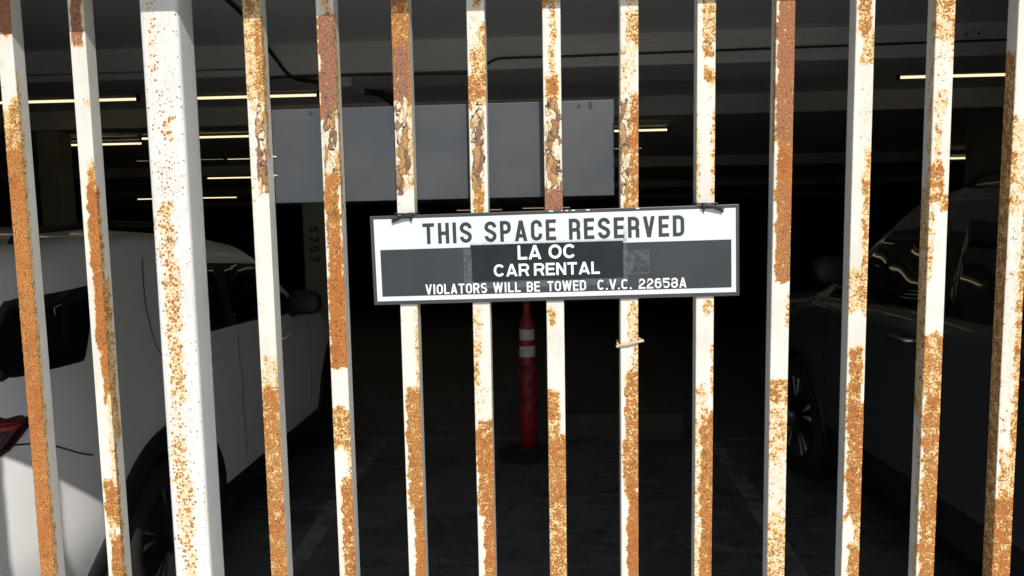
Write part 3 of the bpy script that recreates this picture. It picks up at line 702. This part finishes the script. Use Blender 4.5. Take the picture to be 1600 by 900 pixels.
FX = [(-5.60, -4.05, 7.4, 2.845, 'long bright tube light near the ceiling beside the two fence bars'),
      (-3.46, -2.27, 7.4, 2.838, 'bright tube light under the beam just past the thick post'),
      (3.17, 4.42, 7.4, 2.856, 'bright tube light above the dark car, nearest the gate'),
      (-6.64, -5.44, 10.0, 2.672, 'short tube light in the second row, seen between fence bar and post'),
      (-5.165, -3.79, 9.5, 2.682, 'tube light in the second row left of the grey panel'),
      (-6.75, -5.30, 12.2, 2.618, 'tube light in the third row, behind the thick post'),
      (-5.24, -3.85, 12.2, 2.612, 'tube light in the third row, touching its neighbour beside the panel'),
      (-6.41, -5.05, 14.0, 2.398, 'thin tube light in the fourth row above the white car'),
      (-9.99, -7.56, 18.0, 2.135, 'lowest thin tube light over the white car roof'),
      (.10, 1.355, 9.5, 2.640, 'tube light just right of the grey panel'),
      (.10, 1.33, 12.0, 2.63, 'dimmer tube light just below the one right of the grey panel'),
      (6.30, 7.60, 13.0, 2.422, 'thin tube light far off above the dark car roof'),
      (-3.20, -1.73, 25.0, 1.745, 'distant faint tube light seen just above the word SPACE'),
      (-1.06, .47, 25.0, 1.775, 'distant faint tube light seen under the grey panel above the word RESERVED')]
HID = 'unseen fluorescent tube light added behind the blank grey panel'
for y_, z_, xs_ in ((9.2, 2.66, (-2.95, -1.2)), (10.8, 2.56, (-3.7, -2.2, -.7)), (12.2, 2.61, (-2.9, -1.3)), (14.0, 2.40, (-3.5, -1.6)), (15.6, 2.27, (-4.6, -2.9, -1.0))):  # out-of-sight tubes added for the streaks they reflect in the car windows
    for x_ in xs_: FX.append((x_, x_+1.22, y_, z_, HID))
for a in FX: fixture(*a, far=a[2] > 20)

def pipe(name, pts, r, mat, lab, cat, n=5, smooth=True):
    bm = bmesh.new(); tube(bm, smooth_path(pts, n) if smooth else pts, r, 8); return tag(link(name, bm, mat, smooth=True), lab, cat)
FB = 5.70
pipe('electric_cable', [(-1.83, 4.20, 2.932), (-1.905, 4.73, 2.936), (-1.955, 5.08, 2.936), (-2.06, 5.53, 2.925), (-2.03, FB-.02, 2.83), (-1.935, FB-.02, 2.715), (-1.863, FB+.1, 2.700), (-1.72, FB+.22, 2.700), (-1.62, FB+.3, 2.705)], .0135, M['cable'], 'black cable drooping from the ceiling to the beam', 'cable')
pipe('conduit', [(-2.10, FB-.012, 2.690), (-2.0, FB-.014, 2.709), (-1.24, FB-.014, 2.708), (-.58, FB-.014, 2.699), (-.52, FB-.014, 2.716), (-.478, FB-.014, 2.763), (-.416, FB-.014, 2.793), (-.32, FB-.014, 2.800), (.16, FB-.014, 2.801), (1.52, FB-.014, 2.813), (3.23, FB-.014, 2.826), (5.2, FB-.014, 2.83)], .0085, M['conduitdark'], 'thin dark conduit running along the beam face', 'conduit')
pipe('conduit', [(-9, FB-.010, 2.778), (-6, FB-.010, 2.778), (-2.25, FB-.010, 2.776)], .007, M['conduit'], 'thin pale conduit on the beam face above the white car', 'conduit', smooth=False)
jb = thing('junction_box', 'small grey junction box under the beam near the drooping cable', 'junction box', (-1.60, 6.05, 2.725))
bm = bmesh.new(); box(bm, -.075, .075, -.20, .20, -.07, 0, .006); link('casing', bm, M['box'], jb)
bm = bmesh.new(); lathe(bm, [(.0, -.204), (.026, -.204), (.026, -.1995)], 12); 
for v in bm.verts: v.co = Vector((v.co.x-.05, v.co.z, v.co.y-.035))
link('knockout', bm, M['ink'], jb)
pipe('conduit', [(-1.65, 6.25, 2.690), (-1.66, 6.5, 2.715), (-1.69, 7.6, 2.84), (-1.69, 8.9, 2.80)], .02, M['conduitdark'], 'dark conduit leaving the junction box towards the back', 'conduit')
pipe('conduit', [(-1.55, 6.25, 2.690), (-1.56, 6.5, 2.715), (-1.60, 7.6, 2.84), (-1.60, 8.9, 2.80)], .02, M['conduitdark'], 'second dark conduit beside it, leaving the junction box closer to the delineator', 'conduit')
cp = thing('cover_plate', 'pale metal cover plate with two screws on the beam face over the dark car', 'cover plate', (2.925, FB-.002, 2.873))
bm = bmesh.new(); box(bm, -.08, .08, -.012, 0, -.032, .032, .004); link('plate', bm, M['box'], cp)
for s in (-.045, .04):
    bm = bmesh.new(); lathe(bm, [(.0, -.015), (.009, -.015), (.009, -.0115)], 10)
    for v in bm.verts: v.co = Vector((v.co.x+s, v.co.z, v.co.y))
    link('screw', bm, M['ink'], cp)
rs = random.Random(11)
bm = bmesh.new()

# columns
def column(x, y, w, lab, digits=None, h=None):
    t = thing('concrete_column', lab, 'column', (x, y, zf(y)), 0, 'columns under the ceiling'); h = zc(y)-zf(y)+.02
    bm = bmesh.new(); box(bm, -w/2, w/2, 0, w, 0, h, .015); link('shaft', bm, M['column'], t)
    if digits:
        bm = bmesh.new(); zt = 1.56-zf(y); cap = .115; xx = -.02
        # the digits run down the shaft, each turned on its side
        k = 0; zz = zt
        for c in digits:
            for st in glyph(c, .62, .2):
                k += 1; stroke(bm, st, .2, lambda p, d, zz=zz: (xx-.055+p[1]*cap, -.002-d, zz-p[0]*cap), .0002*(k % 5))
            zz -= .118
        fix_up(bm, Vector((0, -1, 0))); link('lettering', bm, M['fadedink'], t)
column(-5.60, 8.3, .25, 'slim cream column seen between the two fence bars')
column(-2.852, 9.0, .30, 'cream column with 5757 painted down it, below the grey panel', '5757')
column(4.9, 9.0, .30, 'cream column behind the dark car')

# delineator post
dl = thing('delineator_post', 'red delineator post with two white bands standing behind the sign', 'delineator', (-.205, 5.22, 0))
bm = bmesh.new(); lathe(bm, [(.0, .0), (.215, .0), (.215, .022), (.19, .04), (.09, .052), (.075, .075), (.0, .075)], 8, 'z'); link('base', bm, M['rubber'], dl)
bm = bmesh.new(); lathe(bm, [(.0, .07), (.062, .07), (.060, .30), (.056, .70), (.0515, .925), (.047, .945), (.028, .985), (.024, 1.03), (.024, 1.075), (.034, 1.085), (.034, 1.105), (.0, 1.105)], 28); link('tube', bm, M['delin'], dl, True)
for a, b in ((.702, .778), (.818, .893)):
    bm = bmesh.new(); ra, rb = .0565-(a-.7)*.02, .0565-(b-.7)*.02; lathe(bm, [(ra-.002, a), (ra, a+.001), (rb, b-.001), (rb-.002, b)], 28); link('reflective_band', bm, M['reflective'], dl, True)
bm = bmesh.new(); zz = .648; k = 0
for c in '5757':
    for st in glyph(c, .62, .19):
        k += 1
        def wrap(p, d, zz=zz):
            xx = (p[1]-.5)*.062-.012; R_ = .0605+d-(zz-.5)*.004; a = xx/R_
            return (R_*math.sin(a), -R_*math.cos(a), zz-p[0]*.095)
        stroke(bm, st, .19, wrap, .0012+.0001*(k % 5))
    zz -= .105
fix_up(bm, Vector((0, -1, 0))); link('lettering', bm, M['ink'], dl)

# wheel stop
bm = bmesh.new(); x0, x1 = .02, .925
prof = [(0, 0), (0, .10), (.022, .172), (.040, .182), (.110, .182), (.128, .172), (.15, .10), (.15, 0)]
A = [bm.verts.new((x0, 5.62+p[0], p[1])) for p in prof]; B = [bm.verts.new((x1, 5.62+p[0], p[1])) for p in prof]
for i in range(len(prof)): j = (i+1) % len(prof); bm.faces.new((A[i], B[i], B[j], A[j]))
bm.faces.new(A[::-1]); bm.faces.new(B)
tag(link('wheel_stop', bm, M['stopper']), 'low concrete wheel stop on the floor behind the delineator', 'wheel stop')

# ------------------------------------------------------------------ cars
def interp(tab, t):
    xs = [a for a, _ in tab]; return float(np.interp(t, xs, [b for _, b in tab]))
def sm(tab, t, w=.05):
    return sum(interp(tab, t+d*w) for d in (-1, -.5, 0, .5, 1))/5
class Car:
    def __init__(s, **k): s.__dict__.update(k)
    def hw(s, y):
        w = s.W
        if y < s.rr: w *= 1 - s.rk*((s.rr-y)/s.rr)**2.2
        if y > s.L-s.fr: w *= 1 - s.fk*((y-s.L+s.fr)/s.fr)**2.2
        return w
    def ztop(s, y): return sm(s.top, y)
    def zbelt(s, y): return interp(s.belt, y)
    def zlow(s, y): return s.clear + .10*max(0, (.35-y)/.35)**2 + .10*max(0, (y-s.L+.35)/.35)**2
    def side(s, y, z):
        """half width of the body at height z (sides only)"""
        w = s.hw(y); zb = min(s.zbelt(y), s.ztop(y)-.03)
        tuck = .30*max(0., .58-z)*min(1., max(0., (s.tuck-y)/.25)) if s.tuck else 0.
        if z <= zb:
            t = (z-s.zlow(y))/max(.05, zb-s.zlow(y)); t = min(1, max(0, t))
            sh = 1 - .055*(1-min(1, t/.35))**2 - .012*max(0, (t-.45)/.55)**1.5
            crease = .008*math.exp(-((z-s.crease)/.05)**2)
            return w*(sh) + crease - tuck
        xb = w*(1-.012); h = max(.03, s.ztop(y)-zb); rz = min(.11, h*.6)
        zz = min(z, zb+h-rz); x = xb - .02*min(1, (z-zb)/.03) - s.tumble*(zz-zb)
        if z > zb+h-rz:
            q = min(1, (z-(zb+h-rz))/rz); x -= .16*(1-math.sqrt(max(0, 1-q*q)))
        return x
    def section(s, y):
        zl, zt = s.zlow(y), s.ztop(y); zb = min(s.zbelt(y), zt-.03); P = []
        for k in range(12): z = zl+(zb-zl)*k/12; P.append((s.side(y, z), z))
        h = zt-zb; rz = min(.11, h*.6)
        for k in range(8): z = zb+(h-rz)*k/8; P.append((s.side(y, z+1e-5), z))
        for k in range(7): z = zb+h-rz+rz*math.sin(math.pi/2*k/6); P.append((s.side(y, z-1e-6), z))
        xe = P[-1][0]
        for k in range(1, 6): t = k/5; P.append((xe*(1-t), zt+.035*(1-(1-t)**2)*min(1, h/.3)))
        return P
    def build(s, root):
        st = sorted(set([0, .01, .03, .06, .1, .15, .2, .26, .32, .4]+[s.L-q for q in (0, .01, .03, .06, .1, .15, .2, .26, .32, .4)]+list(np.arange(.45, s.L-.4, .045))))
        bm = bmesh.new(); rows = []
        for y in st:
            P = s.section(y); n = len(P)
            R_ = [bm.verts.new((x, y, z)) for x, z in P]; Lr = [bm.verts.new((-x, y, z)) for x, z in P[:-1]]
            rows.append(R_ + Lr[::-1])
        def inarc(c): return any(math.hypot(c.y-a, c.z-s.wz) < s.ri+.015 for a in (s.ra, s.fa)) and abs(c.x) > s.W*.6
        for A, B in zip(rows, rows[1:]):
            for k in range(len(A)-1):
                f = bm.faces.new((A[k], A[k+1], B[k+1], B[k]))
        for A in (rows[0], rows[-1]): bm.faces.new(A)
        kill = [f for f in bm.faces if inarc(f.calc_center_median())]
        bmesh.ops.delete(bm, geom=kill, context='FACES')
        bmesh.ops.recalc_face_normals(bm, faces=bm.faces)
        body = link('body', bm, s.paint, root, True)
        bm = bmesh.new()                       # floor pan and wheel housings
        for A, B in zip(st, st[1:]):
            quad(bm, [(-s.W*.6, A, s.zlow(A)+.002), (s.W*.6, A, s.zlow(A)+.002), (s.W*.6, B, s.zlow(B)+.002), (-s.W*.6, B, s.zlow(B)+.002)])
        for sd in (-1, 1):
            for a in (s.ra, s.fa):
                prev = None
                for k in range(-3, 28):
                    an = math.radians(-10+200*k/24); r = s.ri+.005
                    p = [(sd*(s.W*.96), a+r*math.cos(an), s.wz+r*math.sin(an)), (sd*s.W*.55, a+r*math.cos(an), s.wz+r*math.sin(an))]
                    if prev: quad(bm, [prev[0], p[0], p[1], prev[1]])
                    prev = p
                n = 24; c = [bm.verts.new((sd*s.W*.55, a+(s.ri+.005)*math.cos(2*math.pi*k/n), max(s.zlow(a), s.wz+(s.ri+.005)*math.sin(2*math.pi*k/n)))) for k in range(n)]
                bm.faces.new(c)
        link('underbody', bm, M['plastic'], root)
        for sd in (-1, 1):
            for a in (s.ra, s.fa):
                bm = bmesh.new(); prev = None
                for k in range(0, 41):
                    an = math.radians(-18+216*k/40); ring = []
                    for r, d in ((s.ri-.004, -.06), (s.ri, .012), ((s.ri+s.ro)/2, .014), (s.ro, .011), (s.ro+.004, -.02)):
                        y, z = a+r*math.cos(an), s.wz+r*math.sin(an)
                        z = max(z, s.zlow(y)+.01); ring.append(bm.verts.new((sd*(s.side(min(max(y, .02), s.L-.02), z)+d), y, z)))
                    if prev:
                        for q in range(len(ring)-1): bm.faces.new((prev[q], prev[q+1], ring[q+1], ring[q]))
                    prev = ring
                bmesh.ops.recalc_face_normals(bm, faces=bm.faces)
                link('arch_trim', bm, s.trim, root, True)
            s.strip(root, 'sill_trim', sd, [(s.ra+s.ro*.93, s.sill), (s.fa-s.ro*.93, s.sill)], None, s.trim)
        return body
    def patch(s, root, name, sd, c, mat, off=.004, nu=24, nv=8, edge=True):
        """c: four corners (y,z): bottom-back, bottom-front, top-front, top-back; curved onto the side"""
        bm = bmesh.new(); G = []
        for i in range(nu+1):
            row = []
            for j in range(nv+1):
                u, v = i/nu, j/nv
                y = (c[0][0]*(1-u)+c[1][0]*u)*(1-v) + (c[3][0]*(1-u)+c[2][0]*u)*v
                z = (c[0][1]*(1-u)+c[1][1]*u)*(1-v) + (c[3][1]*(1-u)+c[2][1]*u)*v
                if len(c) > 4: z += c[4]*math.sin(math.pi*u)*v
                o = off if 0 < i < nu and 0 < j < nv else -.006
                row.append(bm.verts.new((sd*(s.side(y, z)+o), y, z)))
            G.append(row)
        for i in range(nu):
            for j in range(nv): bm.faces.new((G[i][j], G[i+1][j], G[i+1][j+1], G[i][j+1]))
        bmesh.ops.recalc_face_normals(bm, faces=bm.faces)
        for f in bm.faces:
            pass
        if sum(f.normal.x*sd for f in bm.faces) < 0: bmesh.ops.reverse_faces(bm, faces=bm.faces)
        return link(name, bm, mat, root, True)
    def strip(s, root, name, sd, pts, w, mat):
        if w is None:                          # the sill cladding
            y0, y1 = pts[0][0], pts[1][0]; zt = pts[0][1]
            return s.patch(root, name, sd, [(y0, s.clear-.01), (y1, s.clear-.01), (y1, zt), (y0, zt)], mat, .010, 30, 5)
        bm = bmesh.new(); P = smooth_path([(0, a, b) for a, b in pts], 6); V = []
        for i, p in enumerate(P):
            t = (P[min(i+1, len(P)-1)]-P[max(i-1, 0)]).normalized(); nn = Vector((0, -t.z, t.y))*w/2
            V.append([bm.verts.new((sd*(s.side(q.y, q.z)+.0022), q.y, q.z)) for q in (p+nn, p-nn)])
        for A, B in zip(V, V[1:]): bm.faces.new((A[0], A[1], B[1], B[0]))
        fix_up(bm, Vector((sd, 0, 0))); return link(name, bm, mat, root)
    def handle(s, root, sd, y, z, mat):
        x = s.side(y, z); bm = bmesh.new(); x0 = sd*(x+.006); x1 = sd*(x+.03)
        P = [(sd*(x-.005), y-.085, z), (sd*(x+.028), y-.07, z), (sd*(x+.034), y, z+.002), (sd*(x+.028), y+.07, z), (sd*(x-.005), y+.085, z)]
        tube(bm, smooth_path(P, 5), .0115, 8); return link('door_handle', bm, mat, root, True)
    def wheels(s, root, rimmat, nsp, spw):
        for sd in (-1, 1):
            for a in (s.ra, s.fa):
                w = bpy.data.objects.new('wheel', None); C.objects.link(w); w.parent = root; w.location = (sd*(s.hw(a)-.115), a, s.wr); w.empty_display_size = .1
                R_ = s.wr; q = R_*.70
                bm = bmesh.new(); pr = [(q, -.10), (R_*.9, -.108), (R_*.985, -.085), (R_, -.05), (R_, .05), (R_*.985, .085), (R_*.9, .108), (q, .10), (q-.012, .09), (q-.012, -.09)]
                lathe(bm, [(r, sd*h) for r, h in pr], 48, 'x', close=True); bmesh.ops.recalc_face_normals(bm, faces=bm.faces); link('tyre', bm, M['rubber'], w, True)
                bm = bmesh.new()
                lathe(bm, [(q-.004, sd*.092), (q-.014, sd*.094), (q-.03, sd*.070), (q-.035, sd*-.06), (.0, sd*-.06)], 40, 'x')
                bmesh.ops.recalc_face_normals(bm, faces=bm.faces); link('rim', bm, M['rimdark'], w, True); bm = bmesh.new()
                for k in range(nsp):
                    for dl_ in (-spw, spw):
                        an = 2*math.pi*k/nsp + dl_ + .3; an2 = 2*math.pi*k/nsp + dl_*.55 + .3
                        pts = [(sd*.062, .05*math.cos(an2), .05*math.sin(an2)), (sd*.078, q*.5*math.cos((an+an2)/2), q*.5*math.sin((an+an2)/2)), (sd*.084, (q-.012)*math.cos(an), (q-.012)*math.sin(an))]
                        tube(bm, smooth_path(pts, 3), [.019]*3+[.016]*4, 6)
                lathe(bm, [(.0, sd*.088), (.032, sd*.086), (.05, sd*.076), (.062, sd*.05)], 20, 'x')
                bmesh.ops.recalc_face_normals(bm, faces=bm.faces); link('spokes', bm, rimmat, w, True)
                bm = bmesh.new(); lathe(bm, [(.0, sd*.0), (q*.72, sd*.0), (q*.72, sd*.012), (.0, sd*.012)], 28, 'x'); link('brake_disc', bm, M['rimdark'], w)
    def mirror(s, root, sd, y, z, mat, arm=.10):
        x = s.side(y, z); bm = bmesh.new()
        r = bmesh.ops.create_uvsphere(bm, u_segments=20, v_segments=12, radius=1)
        for v in r['verts']:
            c = v.co; e = .75
            c = Vector((math.copysign(abs(c.x)**e, c.x)*.105, math.copysign(abs(c.y)**e, c.y)*(.075 if c.y > 0 else .045), math.copysign(abs(c.z)**e, c.z)*.078))
            v.co = Vector((sd*(x+arm+.045)+c.x, y+c.y, z+.02+c.z))
        link('mirror', bm, mat, root, True)
        bm = bmesh.new(); tube(bm, [(sd*(x-.03), y, z-.06), (sd*(x+.05), y, z-.045), (sd*(x+arm), y, z-.01)], [.028, .024, .03], 8); link('mirror_arm', bm, M['plastic'], root, True)
    def top_patch(s, root, name, y0, y1, x0, x1, mat, off=.004):
        """a pane on the sloping top surface (rear window, windscreen)"""
        bm = bmesh.new(); G = []
        for i in range(17):
            y = y0+(y1-y0)*i/16; P = s.section(y); xs_ = [p[0] for p in P][::-1]; zs_ = [p[1] for p in P][::-1]; row = []
            wlim = x0+(x1-x0)*i/16
            for j in range(17):
                x = -wlim+2*wlim*j/16; row.append(bm.verts.new((x, y, float(np.interp(abs(x), xs_, zs_))+off)))
            G.append(row)
        for i in range(16):
            for j in range(16): bm.faces.new((G[i][j], G[i+1][j], G[i+1][j+1], G[i][j+1]))
        fix_up(bm, Vector((0, -.3 if y0 < 1 else .3, 1))); return link(name, bm, mat, root, True)

# white car, nose in, its right flank towards us (origin on the floor under its tail)
wc = thing('white_car', 'white parked compact crossover with black wheel arches behind the fence bars', 'car', (-2.535, 2.10, 0))
car = Car(L=4.12, W=.885, wr=.335, wz=.30, ri=.435, ro=.525, ra=1.00, fa=3.55, clear=.20, sill=.375, rr=.62, rk=.26, fr=.95, fk=.36, tumble=.22, crease=.86, tuck=.75,
          paint=M['white'], trim=M['plastic'],
          top=[(0, .90), (.03, 1.06), (.08, 1.22), (.16, 1.42), (.26, 1.555), (.38, 1.61), (.8, 1.635), (1.3, 1.635), (1.8, 1.60), (2.2, 1.54), (2.36, 1.48), (2.7, 1.27), (3.02, 1.06), (3.2, 1.02), (3.7, .96), (3.98, .84), (4.08, .70), (4.12, .60)],
          belt=[(0, .80), (.25, 1.07), (.8, 1.10), (2.0, 1.09), (3.0, 1.03), (3.3, .95), (4.12, .5)])
car.build(wc); car.wheels(wc, M['rimdark'], 5, .16)
for sd in (1, -1):
    car.patch(wc, 'pillar_trim', sd, [(1.38, 1.115), (2.90, 1.06), (2.24, 1.45), (1.52, 1.515)], M['plastic'], .0025)
    q = car.patch(wc, 'window', sd, [(.15, 1.165), (.54, 1.165), (.76, 1.475), (.30, 1.455)], M['glass']); q['label'] = 'rear quarter window'
    car.patch(wc, 'window', sd, [(1.18, 1.13), (1.74, 1.115), (1.74, 1.475), (1.45, 1.505)], M['glass'], .006)
    car.patch(wc, 'window', sd, [(1.80, 1.113), (2.84, 1.075), (2.26, 1.44), (1.80, 1.475)], M['glass'], .006)
    car.strip(wc, 'panel_gap', sd, [(1.10, 1.53), (1.02, 1.3), (1.03, 1.02), (1.06, .86)], .006, M['seam'])
    car.strip(wc, 'panel_gap', sd, [(1.77, 1.09), (1.77, .75), (1.79, .44)], .006, M['seam'])
    car.strip(wc, 'panel_gap', sd, [(2.86, 1.05), (2.90, .8), (2.86, .44)], .006, M['seam'])
    car.strip(wc, 'panel_gap', sd, [(.18, .985), (.30, .955), (.42, .885), (.475, .860)], .005, M['seam'])
    car.handle(wc, sd, 1.45, .985, M['white']); car.handle(wc, sd, 2.42, .965, M['white'])
    tl = car.patch(wc, 'tail_light', sd, [(.02, .86), (.19, .955), (.30, 1.06), (.02, 1.12)], M['darkred'], .008)
    car.patch(tl, 'lens', sd, [(.02, 1.00), (.23, 1.025), (.27, 1.055), (.02, 1.075)], M['red'], .013, 12, 4)
    car.patch(wc, 'headlight', sd, [(3.72, .74), (3.97, .70), (3.99, .80), (3.70, .86)], M['lamp'], .006, 12, 4)
    car.mirror(wc, sd, 2.62, 1.13, M['plastic'], .07)
    bm = bmesh.new(); tube(bm, smooth_path([(sd*.62, .50, 1.60), (sd*.625, .6, 1.655), (sd*.635, 1.2, 1.672), (sd*.635, 1.75, 1.645), (sd*.63, 1.9, 1.59)], 5), .014, 8); link('roof_rail', bm, M['plastic'], wc, True)
car.top_patch(wc, 'rear_window', .09, .25, .52, .48, M['glass']); car.top_patch(wc, 'windscreen', 2.40, 2.98, .52, .62, M['glass'])
bm = bmesh.new(); box(bm, -.60, .60, -.02, .10, .44, .58, .03); link('rear_bumper', bm, M['plastic'], wc)

# dark car, nose in, its left flank towards us
dc = thing('dark_car', 'large charcoal car parked nose in behind the gate bars, silver wheel', 'car', (2.72, 1.47, 0), math.radians(4.5))
car2 = Car(L=4.72, W=.965, wr=.375, wz=.375, ri=.425, ro=.46, ra=.86, fa=3.48, clear=.26, sill=.47, rr=.5, rk=.2, fr=.9, fk=.30, tumble=.24, crease=.62, tuck=0,
           paint=M['black'], trim=M['plastic'],
           top=[(0, .95), (.05, 1.15), (.12, 1.25), (.25, 1.60), (.36, 1.74), (.6, 1.79), (1.4, 1.81), (2.1, 1.79), (2.45, 1.73), (2.8, 1.50), (3.2, 1.23), (3.35, 1.18), (4.0, 1.12), (4.5, 1.02), (4.64, .86), (4.72, .7)],
           belt=[(0, .9), (.25, 1.17), (3.2, 1.145), (3.5, 1.05), (4.72, .6)])
car2.build(dc); car2.wheels(dc, M['rim'], 5, .17)
for sd in (-1, 1):
    car2.patch(dc, 'pillar_trim', sd, [(.40, 1.195), (3.16, 1.165), (2.53, 1.60), (.62, 1.66)], M['plastic'], .0025, 40)
    car2.patch(dc, 'window', sd, [(.35, 1.21), (.98, 1.20), (1.0, 1.64), (.55, 1.62)], M['glass'], .007)
    car2.patch(dc, 'window', sd, [(1.10, 1.20), (1.98, 1.19), (1.98, 1.66), (1.12, 1.655)], M['glass'], .007)
    car2.patch(dc, 'window', sd, [(2.06, 1.19), (3.10, 1.175), (2.55, 1.58), (2.06, 1.66)], M['glass'], .007)
    for p in ([(1.04, 1.19), (1.04, .9), (1.14, .62), (1.25, .48)], [(2.02, 1.18), (2.00, .8), (2.03, .48)], [(3.0, 1.16), (3.04, .95), (3.0, .62)]):
        car2.strip(dc, 'panel_gap', sd, p, .006, M['seam'])
    car2.handle(dc, sd, 1.30, 1.075, M['chrome']); car2.handle(dc, sd, 2.22, 1.085, M['chrome'])
    car2.mirror(dc, sd, 2.90, 1.33, M['plastic'], .05)
    car2.patch(dc, 'tail_light', sd, [(.02, .98), (.16, .98), (.2, 1.2), (.02, 1.2)], M['red'], .006, 10, 6)
    car2.patch(dc, 'headlight', sd, [(4.2, .86), (4.52, .82), (4.52, .92), (4.16, 1.0)], M['lamp'], .006, 12, 4)
    bm = bmesh.new(); tube(bm, smooth_path([(sd*.70, .55, 1.78), (sd*.71, .7, 1.835), (sd*.72, 1.3, 1.85), (sd*.72, 2.0, 1.83), (sd*.715, 2.15, 1.77)], 5), .015, 8); link('roof_rail', bm, M['plastic'], dc, True)
car2.top_patch(dc, 'rear_window', .14, .33, .62, .58, M['glass']); car2.top_patch(dc, 'windscreen', 2.50, 3.16, .58, .70, M['glass'])
